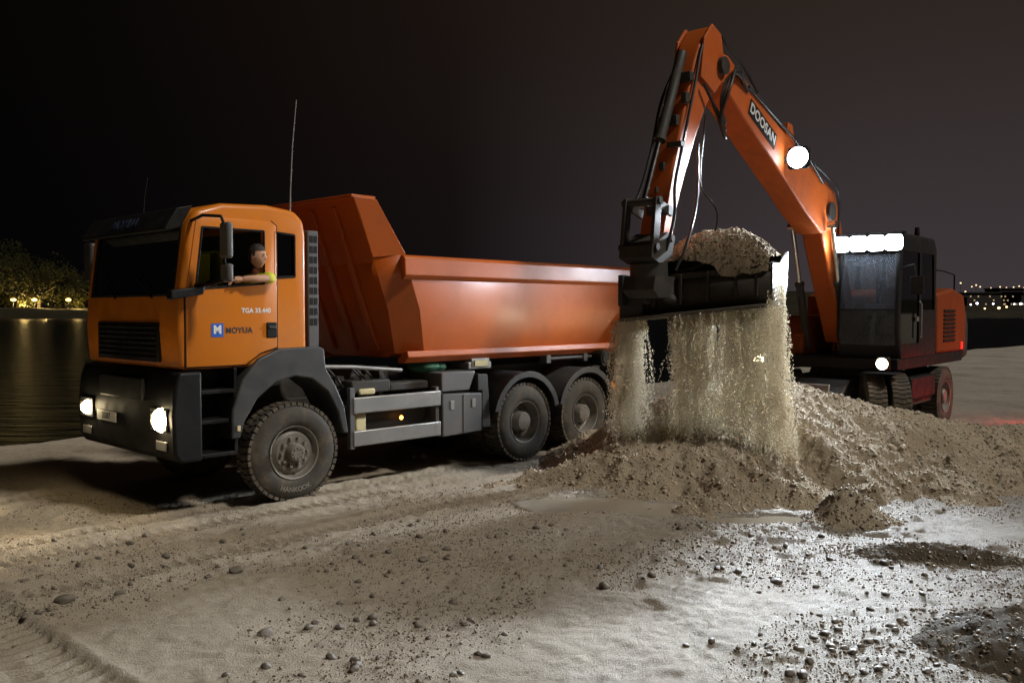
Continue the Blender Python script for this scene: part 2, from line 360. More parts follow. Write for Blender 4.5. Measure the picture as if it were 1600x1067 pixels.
# ------------------------------------------------------------------ stones & pebbles
SM=[]
for k in range(8):
    bm=bmesh.new(); bmesh.ops.create_icosphere(bm,subdivisions=3,radius=1)
    sc=(1,random.uniform(.65,.95),random.uniform(.45,.75)); off=random.uniform(0,99)
    for v in bm.verts:
        p=v.co; a=np.array([p.x*1.3+off]); c=np.array([p.y*1.3+p.z*1.7])
        d=1+.28*float(fbm(a,c,3,k)[0]); v.co=Vector((p.x*sc[0],p.y*sc[1],p.z*sc[2]))*d
    me=bpy.data.meshes.new('stone'); bm.to_mesh(me); bm.free(); me.materials.append(M_stone); me.polygons.foreach_set('use_smooth',[True]*len(me.polygons)); SM.append(me)
def stone(x,y,s,label,group):
    o=meshobj('stone',random.choice(SM)); o.location=(x,y,float(gh(np.array([x]),np.array([y]))[0])+s*.2); o.scale=(s,s,s); o.rotation_euler=(random.uniform(-.2,.2),random.uniform(-.2,.2),random.uniform(0,6.3))
    return tag(o,label,'stone',group)
def gp(px,py):
    Yy=CAMH*1400/(py-484.); return ((px-800)/1400*Yy,Yy)
for px_,py_,s,l in [(365,900,.06,'largest stone on the brown sand left of centre, two stones beside it'),(410,996,.06,'rounded stone nearest the bottom left tyre track'),(93,946,.075,'dark flat stone at the left edge beside the tyre track'),(1217,912,.06,'dark stone on the bright sand in front of the small gravel mound'),(945,922,.055,'dark wet stone on the bright sand below the puddle'),(660,880,.05,'stone on the sand midway between front wheel and bottom edge')]:
    x,y=gp(px_,py_); stone(x,y,s,l,None)
cnt=0
while cnt<285:
    py_=random.uniform(815,1066); px_=random.uniform(0,1560); x,y=gp(px_,py_)
    dens=float(fbm(np.array([x*.9]),np.array([y*.9]),2,303)[0])
    if random.random()>.4+dens+.25*(px_>500): continue
    stone(x,y,random.choice([.016,.019,.021,.024,.027,.03,.035,.042]),'loose dark stone lying on the lit sand in the foreground','loose stones on the sand'); cnt+=1
n=90000; x=RNG.uniform(-7,6.5,n); y=4.8+RNG.beta(1.1,1.8,n)*7.0
k=(1.4*fbm(x*.9,y*.9,3,303)+.4*RNG.uniform(-1,1,n)+.14*(x>-1))>.04; x=x[k];y=y[k]
sz=RNG.gamma(1.7,.0023,len(x))+.0025
o=grains('scattered_pebbles',np.stack([x,y,gh(x,y)+sz*.3],-1),sz,M_peb,(.4,1)); tag(o,'small wet pebbles strewn over the sand of the foreground','pebbles',None,'stuff')

# ================================================================== TRUCK
truck=thing('dump_truck','orange three-axle dump truck with headlights on beside the gravel heap','truck',(TO[0],TO[1],0),math.atan2(TD[1],TD[0]))
cab=MB().prism([(-1.33,1.57),(-1.36,2.0),(-1.34,2.33),(-1.24,3.08),(-1.15,3.25),(-.85,3.345),(-.3,3.37),(.05,3.33),(.17,3.22),(.2,3.05),(.2,1.57)],'y',-1.22,1.22).build('cab',M_or,None,.06,4)
inner=MB().prism([(-1.26,1.63),(-1.29,2.0),(-1.27,2.3),(-1.17,3.05),(-1.09,3.19),(-.8,3.28),(-.3,3.3),(.03,3.26),(.11,3.18),(.13,3.03),(.13,1.63)],'y',-1.15,1.15)
winp=[(-1.2,2.39),(-.345,2.47),(-.345,3.09),(-1.11,3.09)]
win2=[(-.235,2.56),(.035,2.58),(.035,3.05),(-.235,3.07)]
cut(cab,[inner,MB().prism(winp,'y',-1.5,-1.05),MB().prism(winp,'y',1.05,1.5),MB().prism(win2,'y',-1.5,-1.05),MB().box(-1.7,-1.0,-1.07,1.07,2.37,3.1)])
cab.parent=truck
li=MB().box(.105,.12,-1.14,1.14,1.64,3.16).box(-1.0,.1,-1.14,1.14,3.235,3.25).prism([(-1.2,1.64),(.1,1.64),(.1,3.22),(-.32,3.22),(-.32,2.45),(-1.2,2.37)],'y',1.13,1.145).box(-1.1,.1,-1.14,1.14,1.64,1.655)
li.build('cab_lining',M_seat,truck)
MB().add([(-1.315,-1.09,2.36),(-1.315,1.09,2.36),(-1.215,1.09,3.11),(-1.215,-1.09,3.11)],[(0,1,2,3)]).build('windscreen',M_glass,truck,smooth=0)
MB().prism(win2,'y',-1.2,-1.195).build('side_window',M_glass,truck,smooth=0)
MB().prism(winp,'y',1.195,1.2).build('side_window',M_glass,truck,smooth=0)
g=MB()
for s in(-1.06,1.06): g.tube([(-1.332,s,2.35),(-1.232,s,3.1)],.018,6)
g.tube([(-1.33,-1.07,2.36),(-1.33,1.07,2.36)],.022,6); g.tube([(-1.23,-1.07,3.1),(-1.23,1.07,3.1)],.018,6)
g.build('windscreen_trim',M_blk,truck)
for s in(-.6,.35): MB().tube([(-1.355,s,2.33),(-1.33,s+.5,2.62)],.01,6).build('wiper',M_blk,truck)
door=MB().prism([(-1.285,1.60),(-.6,1.60),(-.42,1.72),(-.205,1.78),(-.205,3.14),(-.27,3.185),(-1.1,3.185),(-1.16,3.14),(-1.285,2.35)],'y',-1.234,-1.19).build('door',M_or,None,.008,2)
cut(door,[MB().prism([(-1.165,2.43),(-.375,2.50),(-.375,3.06),(-1.085,3.06)],'y',-1.5,-1.0)]); door.parent=truck
wr=MB(); q=[(-1.175,2.42),(-.365,2.49),(-.365,3.07),(-1.095,3.07),(-1.175,2.42)]
for a,b_ in zip(q[:-1],q[1:]): wr.cyl((a[0],-1.236,a[1]),(b_[0],-1.236,b_[1]),.013,n=6)
wr.build('window_seal',M_blk,door)
wr=MB(); q=[(-1.293,2.35),(-1.293,1.592),(-.6,1.592),(-.415,1.712),(-.197,1.772),(-.197,3.143),(-.267,3.193)]
for a,b_ in zip(q[:-1],q[1:]): wr.cyl((a[0],-1.218,a[1]),(b_[0],-1.218,b_[1]),.008,n=6)
wr.build('door_gap',M_blk,truck)
q=win2+[win2[0]]; wr=MB()
for a,b_ in zip(q[:-1],q[1:]): wr.cyl((a[0],-1.222,a[1]),(b_[0],-1.222,b_[1]),.014,n=6)
wr.build('window_seal',M_blk,truck)
MB().box(-.345,-.215,-1.25,-1.228,1.89,2.06).build('door_handle',M_blk,door,.012)
MB().box(-.325,-.235,-1.262,-1.245,1.99,2.02).build('handle_grip',M_pl,door,.006)
T=lambda x,z,y=-1.2365: frame((x,y,z),(1,0,0),(0,0,1))
text('model_lettering','TGA 33.440',.072,M_white,door,T(-.47,2.19),.0022,.001)
MB().box(-1.005,-.865,-1.238,-1.232,1.91,2.055).build('blue_badge',M_blue,door)
text('badge_letter','M',.12,M_white,door,T(-.935,1.985,-1.2395),.005,.001)
text('door_lettering','MOYUA',.085,M_dark,door,T(-.68,1.975),.003,.001,1.1)
MB().prism([(-1.27,3.06),(-1.42,3.02),(-1.44,3.05),(-1.30,3.27),(-1.12,3.31)],'y',-1.1,1.1).build('sun_visor',M_blk,truck,.012)
text('front_lettering','MOYUA',.17,M_dblue,truck,frame((-1.385,0,3.155),(0,-1,0),(.55,0,.83)),.004,.002,1.2)
gr=MB().box(-1.385,-1.34,-.78,.78,1.64,2.06)
for k in range(7): gr.box(-1.40,-1.38,-.74,.74,1.67+k*.055,1.695+k*.055)
gr.build('grille',M_blk,truck,.006)
bp=MB().prism([(-1.36,.60),(-1.43,.68),(-1.45,1.1),(-1.42,1.4),(-1.37,1.55),(-1.12,1.55),(-1.12,.60)],'y',-1.25,1.25).build('bumper',M_blk,truck,.03,3)
MB().box(-1.47,-1.42,-.55,.55,1.22,1.46).build('bumper_grille',M_blk,bp,.01)
MB().box(-1.463,-1.45,.13,.65,.92,1.04).build('number_plate',M_white,bp,.004)
text('plate_lettering','3387',.10,M_dark,bp,frame((-1.4655,.39,.98),(0,-1,0),(0,0,1)),.002,.001,1.2)
for s in(-1,1):
    h=MB().box(-1.47,-1.43,s*.95-.2,s*.95+.2,.92,1.17).build('headlight',M_pl,truck,.02)
    r_=.125 if s<0 else .085
    l=MB().lathe([(-.075,.0),(-.068,r_*.4),(-.04,r_*.8),(.0,r_),(.02,r_*1.02)],(0,0,0),28).build('lens',E_warm,h); l.location=(-1.475,s*.95-.06,1.045); l.rotation_euler=(0,0,R(-90))
    MB().box(-1.476,-1.468,s*.95+.09,s*.95+.17,.98,1.1).build('indicator',M_cream,h,.004)
    MB().box(-1.456,-1.44,s*.98-.12,s*.98+.12,.72,.82).build('fog_lamp',M_alu,truck,.01)
for sd in(-1,1):
    st=MB()
    for z in(.62,.98,1.3): st.box(-1.12,-.72,sd*1.0-.22,sd*1.0+.22,z,z+.045)
    st.box(-1.12,-.70,sd*.86-.05,sd*.86+.05,.62,1.57); st.box(-.74,-.70,sd*1.0-.22,sd*1.0+.22,.62,1.57)
    st.build('steps',M_blk,truck,.008)
    MB().prism([(-.80,.80),(-.79,1.12),(-.66,1.45),(-.46,1.66),(-.2,1.765),(.33,1.775),(.40,1.74),(.42,1.52),(.56,1.3),(.68,1.05),(.74,.72),(.66,.72),(.58,1.0),(.44,1.24),(.22,1.40),(0,1.44),(-.25,1.39),(-.48,1.22),(-.64,.98),(-.70,.80)],'y',min(sd*1.275,sd*.72),max(sd*1.275,sd*.72)).build('front_mudguard',M_pl,truck,.02,3)
MB().box(-.74,-.70,-1.285,-1.27,.88,.94).build('side_reflector',M_cream,truck,.004)
st=MB().box(.215,.36,-1.22,-.95,1.62,3.12).build('intake_stack',M_grey,truck,.015)
for k in range(9):
    for j in range(2): MB().box(.235+j*.06,.28+j*.06,-1.226,-1.218,2.02+k*.12,2.10+k*.12).build('intake_hole',M_blk,st)
MB().tube([(.12,-1.0,3.25),(.13,-1.0,3.6),(.16,-1.0,4.1),(.22,-1.0,4.65)],[.012,.009,.007,.005],6).build('whip_antenna',M_alu,truck)
MB().tube([(-.9,.6,3.3),(-.88,.6,3.55),(-.84,.6,3.8)],[.008,.006,.004],6).build('roof_antenna',M_blk,truck)
MB().tube([(-1.2,-1.2,3.13),(-1.2,-1.45,3.17),(-1.12,-1.68,3.15),(-1.1,-1.72,3.05)],.017,8).tube([(-1.18,-1.2,2.46),(-1.15,-1.5,2.46),(-1.1,-1.7,2.5)],.017,8).tube([(-1.1,-1.72,3.05),(-1.1,-1.7,2.5)],.015,8).build('mirror_bracket',M_blk,truck)
MB().box(-1.12,-1.05,-1.81,-1.63,2.72,3.09).build('mirror',M_mir,truck,.03,3)
MB().box(-1.12,-1.05,-1.81,-1.64,2.48,2.67).build('mirror',M_mir,truck,.03,3)
MB().prism([(-1.5,2.30),(-1.32,2.33),(-1.15,2.36),(-1.12,2.45),(-1.2,2.44),(-1.5,2.40)],'y',-1.36,-1.24).build('ramp_mirror',M_blk,truck,.015)
MB().tube([(-1.2,1.2,3.13),(-1.2,1.5,3.17),(-1.12,1.7,3.05),(-1.1,1.7,2.5),(-1.15,1.2,2.46)],.017,8).build('mirror_bracket',M_blk,truck)
MB().box(-1.14,-1.04,1.6,1.83,2.55,3.05).build('mirror',M_pl,truck,.035,3)
MB().ball((-1.15,1.25,3.12),(.03,.03,.03)).build('marker_lamp',E_amber,truck)
MB().prism([(-1.24,1.7),(-1.24,2.28),(-1.0,2.36),(-.85,2.25),(-.9,1.9)],'y',-1.14,1.14).build('dashboard',M_blk,truck,.02)
for y in(-.68,.68):
    MB().box(-.62,-.05,y-.24,y+.24,1.9,2.0).box(-.16,-.02,y-.24,y+.24,1.95,2.6).box(-.14,-.04,y-.14,y+.14,2.6,2.82).build('seat',M_seat,truck,.05,3)
swm=MB(); swp=[]
Mw=frame((-.82,-.72,2.33),(0,1,0),(.45,0,.9))
for k in range(29):
    a=2*math.pi*k/28; swp.append(Mw@Vector((.21*math.cos(a),.21*math.sin(a),0)))
swm.tube(swp,.016,8)
for a in(.6,2.5,4.7): swm.tube([Mw@Vector((.2*math.cos(a),.2*math.sin(a),0)),Mw@Vector((0,0,-.05))],.014,6)
swm.tube([Mw@Vector((0,0,-.04)),Mw@Vector((-.0,-.1,-.35))],.04,8).build('steering_wheel',M_blk,truck)
c=MB()
for s in(-1,1): c.prism([(-1.1,.82),(6.35,.82),(6.35,1.1),(-1.1,1.1)],'y',s*.42-.04,s*.42+.04)
for x in(-.4,.8,2.0,3.2,4.6,6.3): c.box(x-.06,x+.06,-.4,.4,.86,1.06)
c.build('chassis_frame',M_ch,truck,.008)
MB().box(1.3,6.35,-.5,-.38,1.12,1.36).box(1.3,6.35,.38,.5,1.12,1.36).box(1.3,1.5,-.5,.5,1.12,1.36).box(5.9,6.1,-.9,.9,1.12,1.4).build('subframe',M_ch,truck,.01)
for x in(0,3.9,5.3): MB().tube([(x,-1.0,.56),(x,-.3,.56),(x,-.2,.56),(x,.2,.56),(x,.3,.56),(x,1.0,.56)],[.08,.09,.2,.2,.09,.08],14).build('axle',M_ch,truck)
MB().tube([(.3,0,.75),(3.9,0,.6)],.05,10).build('drive_shaft',M_ch,truck)
for s in(-.55,.55):
    sp=MB()
    for k in range(4): sp.box(-.7+.1*k,.7-.1*k,s-.04,s+.04,.66+k*.022,.683+k*.022)
    sp.build('leaf_spring',M_ch,truck); sp=MB()
    for k in range(5): sp.box(3.7+.06*k,5.5-.06*k,s-.04,s+.04,.72+k*.03,.752+k*.03)
    sp.build('leaf_spring',M_ch,truck)
MB().box(-1.0,.7,-.45,.45,.75,1.55).build('engine_block',M_ch,truck,.05)
for z0,z1 in((.93,1.13),(.53,.72)): MB().prism([(.84,z0),(2.26,z0),(2.26,z1),(.84,z1)],'y',-1.24,-1.20).build('side_guard',M_alu,truck,.012)
MB().box(.80,.87,-1.22,-1.15,.5,1.25).box(.8,.86,-1.2,-.45,.95,1.02).build('guard_post',M_grey,truck,.008)
MB().box(2.2,2.26,-1.2,-1.1,.52,1.18).build('guard_post',M_grey,truck,.008)
MB().tube([(.95,-.82,.86),(1.2,-.82,.86),(2.1,-.82,.86)],[.27,.27,.27],24).build('air_tank',M_ch,truck)
MB().box(.9,1.5,-1.12,-.7,1.16,1.32).build('battery_box',M_ch,truck,.02)
MB().box(1.55,2.2,-1.05,-.6,1.15,1.26).build('battery_box',M_ch,truck,.02)
MB().box(.92,1.08,-1.17,-1.10,.70,.92).build('filter_canister',M_cream,truck,.02)
MB().box(1.0,1.25,-1.14,-1.08,1.14,1.22).build('filter_canister',M_cream,truck,.02)
MB().ball((1.62,-1.19,.82),(.028,.015,.028)).build('side_marker',E_amber,truck)
tb=MB().prism([(2.29,1.08),(2.29,.50),(3.02,.52),(3.02,1.05)],'y',-1.24,-.6).build('tool_box',M_grey,truck,.015)
MB().prism([(2.29,1.10),(2.80,1.10),(2.92,1.36),(2.29,1.36)],'y',-1.22,-.55).build('tank_cover',M_grey,truck,.015)
MB().prism([(3.03,.56),(3.2,.56),(3.14,1.3),(2.95,1.32),(2.95,1.08),(3.03,1.08)],'y',-1.235,-.6).build('mud_shield',M_pl,truck,.012)
for x in(2.42,2.82): MB().box(x,x+.07,-1.252,-1.238,.86,.98).build('box_latch',M_alu,tb,.004)
MB().cyl((2.66,-1.243,.53),(2.66,-1.243,1.05),.006,n=6).build('box_seam',M_blk,tb)
MB().ball((2.33,-.82,1.43),(.27,.2,.085),16,8).ball((2.5,-.85,1.42),(.16,.16,.07),12,6).build('green_bundle',M_green,truck)
lb=MB().box(2.9,3.35,-1.1,-.75,1.37,1.47).box(2.95,3.3,-1.11,-1.0,1.40,1.52).build('lamp_box',M_alu,truck,.012)
MB().box(3.0,3.25,-1.125,-1.112,1.41,1.49).build('yellow_sticker',M_cream,lb)
cl=MB(); rr=random.Random(3)
for k in range(16):
    x=rr.uniform(.45,2.0); cl.box(x,x+rr.uniform(.05,.2),-1.0+rr.uniform(0,.3),-.5,1.12,1.2+rr.uniform(.0,.28))
for k in range(8):
    x=rr.uniform(.3,1.2); cl.tube([(x,-.9,1.5),(x+.1,-1.0,1.35),(x+.25,-.95,1.2),(x+.5,-.8,1.25)],.018,6)
cl.build('pipework',M_ch,truck,.006)
MB().tube([(.5,-1.12,1.52),(.9,-1.12,1.5),(1.7,-1.1,1.42)],.025,8).build('hydraulic_pipe',M_alu,truck)
MB().tube([(.45,-1.05,1.3),(.6,-1.05,1.3)],.06,14).build('oil_filter',M_alu,truck)
MB().tube([(4.6,-1.0,1.45),(5.9,-1.0,1.45)],.03,8).box(4.6,4.7,-1.05,-.9,1.38,1.54).box(5.5,5.6,-1.05,-.9,1.38,1.54).build('tub_hinge_bar',M_grey,truck,.006)
MB().cyl((5.85,-1.22,1.42),(5.85,-.9,1.42),.13,n=20).cyl((5.85,-1.24,1.42),(5.85,-1.21,1.42),.09,n=20).build('work_lamp',M_blk,truck)
for s in(-1,1):
    y0,y1=sorted((s*1.29,s*.6))
    for x in(3.9,5.3):
        po=[];pi=[]
        for k in range(15):
            a=R(14+152*k/14); po.append((x+.70*math.cos(a),.60+.70*math.sin(a))); pi.append((x+.655*math.cos(a),.60+.655*math.sin(a)))
        m=MB().prism(po+pi[::-1],'y',y0,y1)
        po=[];pi=[]
        for k in range(15):
            a=R(14+152*k/14); po.append((x+.71*math.cos(a),.60+.71*math.sin(a))); pi.append((x+.62*math.cos(a),.60+.62*math.sin(a)))
        m.prism(po+pi[::-1],'y',s*1.30-.012,s*1.30+.012)
        m.build('rear_mudguard',M_pl,truck,.006)
    MB().box(6.0,6.03,min(s*1.25,s*.65),max(s*1.25,s*.65),.3,.85).build('mud_flap',M_rub,truck)
    MB().box(6.36,6.42,min(s*1.2,s*.8),max(s*1.2,s*.8),.86,.98).build('tail_light',E_dim,truck,.01)
MB().box(6.3,6.4,-1.15,1.15,.55,.68).box(6.3,6.36,-.5,-.4,.6,1.1).box(6.3,6.36,.4,.5,.6,1.1).build('rear_bar',M_ch,truck,.01)
xf=lambda z:1.05+(3.62-z)*.38
prof=[(1.22,2.9),(1.22,2.62),(1.21,2.2),(1.04,1.62),(.75,1.56)]
prof=prof+[(-y,z) for y,z in prof[::-1]]
V=[];F=[]
def sec(fx,sc): 
    for y,z in prof: V.append((fx(z),y*sc,z))
sec(lambda z:xf(z),.80); sec(lambda z:xf(z)+.33,1.0); sec(lambda z:6.5,1.0)
n=len(prof)
for k in range(2):
    for j in range(n-1): F.append((k*n+j,k*n+j+1,(k+1)*n+j+1,(k+1)*n+j))
F.append(tuple(range(n)))
tub=MB().add(V,F).build('tipper_tub',M_tub,truck,smooth=20)
m=tub.modifiers.new('s','SOLIDIFY'); m.thickness=.035; m.offset=-1
for s in(-1,1):
    pr=[(s*1.17,2.905),(s*1.235,2.90),(s*1.275,2.86),(s*1.285,2.64),(s*1.235,2.59),(s*1.2,2.59)]
    MB().prism(pr,'x',1.62,6.52).build('tub_rim',M_tub,tub,.012)
    MB().prism([(s*1.045,1.66),(s*1.10,1.66),(s*1.12,1.58),(s*1.04,1.50),(s*.9,1.50),(s*.9,1.56)],'x',1.8,6.48).build('tub_rail',M_tub,tub,.01)
    V=[(1.06,s*.97,3.62),(1.40,s*.99,3.60),(1.68,s*1.235,2.9),(1.33,s*.99,2.86)]
    V2=[(x,y-s*.05,z) for x,y,z in V]
    MB().add(V+V2,[(0,1,2,3),(4,5,6,7),(0,1,5,4),(1,2,6,5),(2,3,7,6),(3,0,4,7)]).build('headboard_wing',M_tub,tub,.01)
    MB().box(6.40,6.5,s*1.23-.05,s*1.23+.05,1.55,2.62).build('rear_post',M_tub,tub,.01)
MB().prism([(xf(3.62),3.62),(xf(3.62)+.06,3.63),(xf(2.8)+.06,2.8),(xf(2.8)-.005,2.8)],'y',-.97,.97).box(1.02,1.40,-.97,.97,3.60,3.64).build('headboard',M_tub,tub,.01)
for y in(-.5,0,.5): MB().prism([(xf(3.5)-.05,3.5),(xf(3.5),3.5),(xf(1.65),1.65),(xf(1.65)-.05,1.65)],'y',y-.05,y+.05).build('headboard_rib',M_tub,tub,.008)
MB().tube([(.72,0,1.1),(.8,0,3.0)],.09,16).build('tipping_ram',M_ch,truck)
MB().prism([(6.5,1.6),(6.56,1.6),(6.6,2.85),(6.5,2.85)],'y',-1.2,1.2).box(6.5,6.64,-1.2,1.2,2.78,2.88).box(6.5,6.63,-1.2,1.2,2.15,2.25).build('tailgate',M_tub,truck,.012)
tp=[(.05,.29),(.012,.31),(-.004,.37),(-.006,.45),(.012,.515),(.035,.545),(.06,.553),(.25,.553),(.275,.545),(.3,.515),(.312,.45),(.31,.37),(.3,.31),(.26,.29)]
me_t=MB().lathe(tp,(0,0,0),64,True).mesh('tyre',M_tyre,50)
lg=MB()
for k in range(44):
    a=2*math.pi*k/44
    for row,(y0,y1,da) in enumerate(((.012,.10,0),(.095,.215,.035),(.21,.30,0))):
        Mq=Matrix.Rotation(-a-da,4,'Y'); lg.box(.535 if row!=1 else .54,.572,y0,y1,-.03,.03,Mq)
me_l=lg.mesh('tread',M_lug,0)
def rimmesh(kind):
    r=MB()
    if kind=='f': pr=[(.06,.292),(.0,.31),(.005,.295),(.05,.285),(.075,.262),(.055,.24),(.03,.215),(.03,.11),(.0,.108),(-.05,.10),(-.075,.085),(-.08,0)]
    else: pr=[(.06,.292),(.0,.31),(.005,.295),(.05,.285),(.08,.272),(.15,.258),(.17,.225),(.165,.15),(.05,.145),(.015,.125),(.005,0)]
    r.lathe(pr,(0,0,0),48); zf=.03 if kind=='f' else .165; rb=.165 if kind=='f' else .185
    for k in range(10):
        a=2*math.pi*k/10; x,z=rb*math.cos(a),rb*math.sin(a); r.cyl((x,zf+.01,z),(x,zf-.045,z),.02,n=6)
    rh=.06 if kind=='f' else .1; zh=-.078 if kind=='f' else .018
    for k in range(8):
        a=2*math.pi*k/8; x,z=rh*math.cos(a),rh*math.sin(a); r.cyl((x,zh+.02,z),(x,zh-.012,z),.011,n=6)
    return r.mesh('wheel',M_rim,40)
me_f=rimmesh('f'); me_r=rimmesh('r')
def wheel(parent,loc,far,kind,steer=0,sc=1):
    w=meshobj('wheel',me_f if kind=='f' else me_r,parent); w.location=loc; w.scale=(sc,)*3
    w.rotation_euler=(0,0,(math.pi if far else 0)+steer)
    meshobj('tyre',me_t,w); meshobj('tread',me_l,w)
    return w
wf=wheel(truck,(0,-1.25,.565),False,'f',R(-4)); wheel(truck,(0,1.25,.565),True,'f')
for x in(3.9,5.3):
    for s in(-1,1):
        wheel(truck,(x,s*1.25,.565),s>0,'r'); wheel(truck,(x,s*.90,.565),s>0,'r')
def arc_text(s,rad,a0,step,size,parent):
    mb_v=[];mb_f=[]
    for i,ch in enumerate(s):
        a=R(a0+step*i); c_=Vector((rad*math.cos(a),-.0085,rad*math.sin(a)))
        up=Vector((-math.cos(a),0,-math.sin(a))); xd=Vector((-math.sin(a),0,math.cos(a)))
        o=text('t',ch,size,M_alu,None,frame(c_,xd,up),.002,.0015)
        n0=len(mb_v); mb_v+=[tuple(v.co) for v in o.data.vertices]; mb_f+=[tuple(j+n0 for j in p.vertices) for p in o.data.polygons]; bpy.data.objects.remove(o)
    return MB().add(mb_v,mb_f).build('tyre_lettering',M_letter,parent,smooth=0)
M_letter=mat('tyre_letter',(.20,.185,.16),.7,0,(.2,.16,.12),.5)
arc_text('HANKOOK',.43,-112,7.5,.075,wf)

# ================================================================== DRIVER
def skin_fig(name,verts,edges,radii,mtl,parent,root=0,sub=2):
    me=bpy.data.meshes.new(name); me.from_pydata(verts,edges,[]); o=meshobj(name,me,parent)
    m=o.modifiers.new('s','SKIN'); m.use_smooth_shade=True
    for i,r in enumerate(radii):
        d=me.skin_vertices[0].data[i]; d.radius=(r,r) if not isinstance(r,tuple) else r; d.use_root=(i==root)
    s=o.modifiers.new('u','SUBSURF'); s.levels=sub; s.render_levels=sub
    p=o.parent; o.parent=None; bake(o); o.parent=p
    o.data.materials.clear(); o.data.materials.append(mtl); return o
drv=thing('person','dark-haired driver leaning an arm out of the truck cab window','person',(TO[0],TO[1],0),math.atan2(TD[1],TD[0]))
dv=[(-.33,-.80,2.03),(-.34,-.90,2.25),(-.36,-1.02,2.47),(-.38,-1.10,2.60),(-.40,-1.16,2.68),
    (-.33,-1.16,2.56),(-.31,-1.33,2.55),(-.56,-1.35,2.54),(-.69,-1.30,2.53),
    (-.38,-.82,2.52),(-.50,-.57,2.28),(-.74,-.60,2.36),(-.80,-.62,2.40),
    (-.65,-.88,2.06),(-.88,-.88,1.85),(-.65,-.70,2.06),(-.88,-.68,1.85)]
de=[(0,1),(1,2),(2,3),(3,4),(2,5),(5,6),(6,7),(7,8),(2,9),(9,10),(10,11),(11,12),(0,13),(13,14),(0,15),(15,16)]
dr=[.13,.14,.13,.06,.055,.065,.047,.043,.032,.065,.045,.04,.03,.085,.06,.085,.06]
body=skin_fig('body',dv,de,dr,M_skin,drv)
hd=MB()
hc=Vector((-.44,-1.22,2.79)); f=Vector((.50,-.86,-.05)).normalized(); up=(Vector((0,0,1))-f*f.z).normalized(); sd=up.cross(f).normalized()
bm=bmesh.new(); bmesh.ops.create_uvsphere(bm,u_segments=28,v_segments=20,radius=1)
for v in bm.verts:
    p=v.co.copy(); x,y,z=p.x*.08,p.y*.098,p.z*.128
    if p.z<0: x*=1-.32*(-p.z)**1.4; y=y*(1-.25*(-p.z)**2)+(.018*(-p.z) if p.y>0 else .02*(-p.z))
    fr=max(0,p.y)
    nose=math.exp(-((p.x)/.16)**2)*math.exp(-((p.z+.12)/.2)**2)*fr; y+=.028*nose
    brow=math.exp(-((p.z-.2)/.1)**2)*fr; y+=.006*brow
    eye=(math.exp(-((p.x-.38)/.16)**2)+math.exp(-((p.x+.38)/.16)**2))*math.exp(-((p.z-.03)/.1)**2)*fr; y-=.012*eye
    lip=math.exp(-((p.z+.5)/.07)**2)*math.exp(-(p.x/.3)**2)*fr; y+=.007*lip
    v.co=hc+sd*x+f*y+up*z
for s in(-1,1):
    r=bmesh.ops.create_uvsphere(bm,u_segments=10,v_segments=8,radius=1)
    for v in r['verts']:
        p=v.co; v.co=hc+sd*(s*.078+p.x*.012)+f*(-.01+p.y*.02)+up*(p.z*.033)
tmp=bpy.data.meshes.new('h'); bm.to_mesh(tmp); bm.free()
hd.add([v.co for v in tmp.vertices],[tuple(p.vertices) for p in tmp.polygons])
def hand(mb,c,d,s):
    c=Vector(c); d=Vector(d).normalized(); s=Vector(s).normalized(); dn=d.cross(s)
    if dn.z>0: dn=-dn
    mb.tube([c-d*.02,c+d*.02,c+d*.07],[.026,.036,.034],10)
    for i,(o,l) in enumerate(((-.03,.065),(-.01,.075),(.011,.07),(.03,.055))):
        p=c+d*.07+s*o; mb.tube([p-d*.02,p+d*l*.45+dn*.008,p+d*l*.8+dn*.03,p+d*l*.95+dn*.05],[.010,.0095,.009,.007],8)
    p=c+d*.0-s*.035; mb.tube([p,p+d*.03-s*.022,p+d*.06-s*.02+dn*.012],[.013,.011,.009],8)
hand(hd,(-.69,-1.30,2.53),(-1,.2,-.1),(.2,1,0)); hand(hd,(-.80,-.62,2.40),(-.6,-.2,.5),(0,1,.3))
hm=hd.mesh('h',None,80)
bm=bmesh.new(); bm.from_mesh(body.data); bm.from_mesh(hm); bm.to_mesh(body.data); bm.free()
body.data.polygons.foreach_set('use_smooth',[True]*len(body.data.polygons))
bm=bmesh.new(); bmesh.ops.create_uvsphere(bm,u_segments=28,v_segments=20,radius=1)
kill=[]
for v in bm.verts:
    p=v.co.copy(); n_=1+.05*float(vn(np.array([p.x*9]),np.array([p.y*9+p.z*7]),4)[0])
    lim=.42 if p.y>.35 else (.0 if p.y>-.1 else -.5)
    if p.z<lim: kill.append(v)
    v.co=hc+sd*p.x*.088*n_+f*(p.y*.106*n_-.004)+up*(p.z*.142*n_)
bmesh.ops.delete(bm,geom=kill,context='VERTS'); me=bpy.data.meshes.new('hair'); bm.to_mesh(me); bm.free(); me.materials.append(M_hair)
me.polygons.foreach_set('use_smooth',[True]*len(me.polygons)); meshobj('hair',me,drv)
for s in(-1,1):
    MB().ball(hc+sd*(s*.029)+f*.081+up*.006,(.011,.011,.009),8,6).build('eye',M_hair,drv); MB().ball(hc+sd*(s*.03)+f*.094+up*.027,(.018,.008,.005),8,5).build('eyebrow',M_hair,drv)
skin_fig('jacket',[dv[0],dv[1],dv[2],(-.37,-1.08,2.575),dv[5],(-.32,-1.32,2.555),(-.42,-1.345,2.545),dv[9],dv[10]],[(0,1),(1,2),(2,3),(2,4),(4,5),(5,6),(2,7),(7,8)],[.15,.16,.15,.08,.085,.066,.058,.082,.062],M_hv,drv)
skin_fig('trousers',[(-.33,-.80,2.0),dv[13],dv[14],dv[15],dv[16]],[(0,1),(1,2),(0,3),(3,4)],[.14,.095,.07,.095,.07],M_dark,drv)
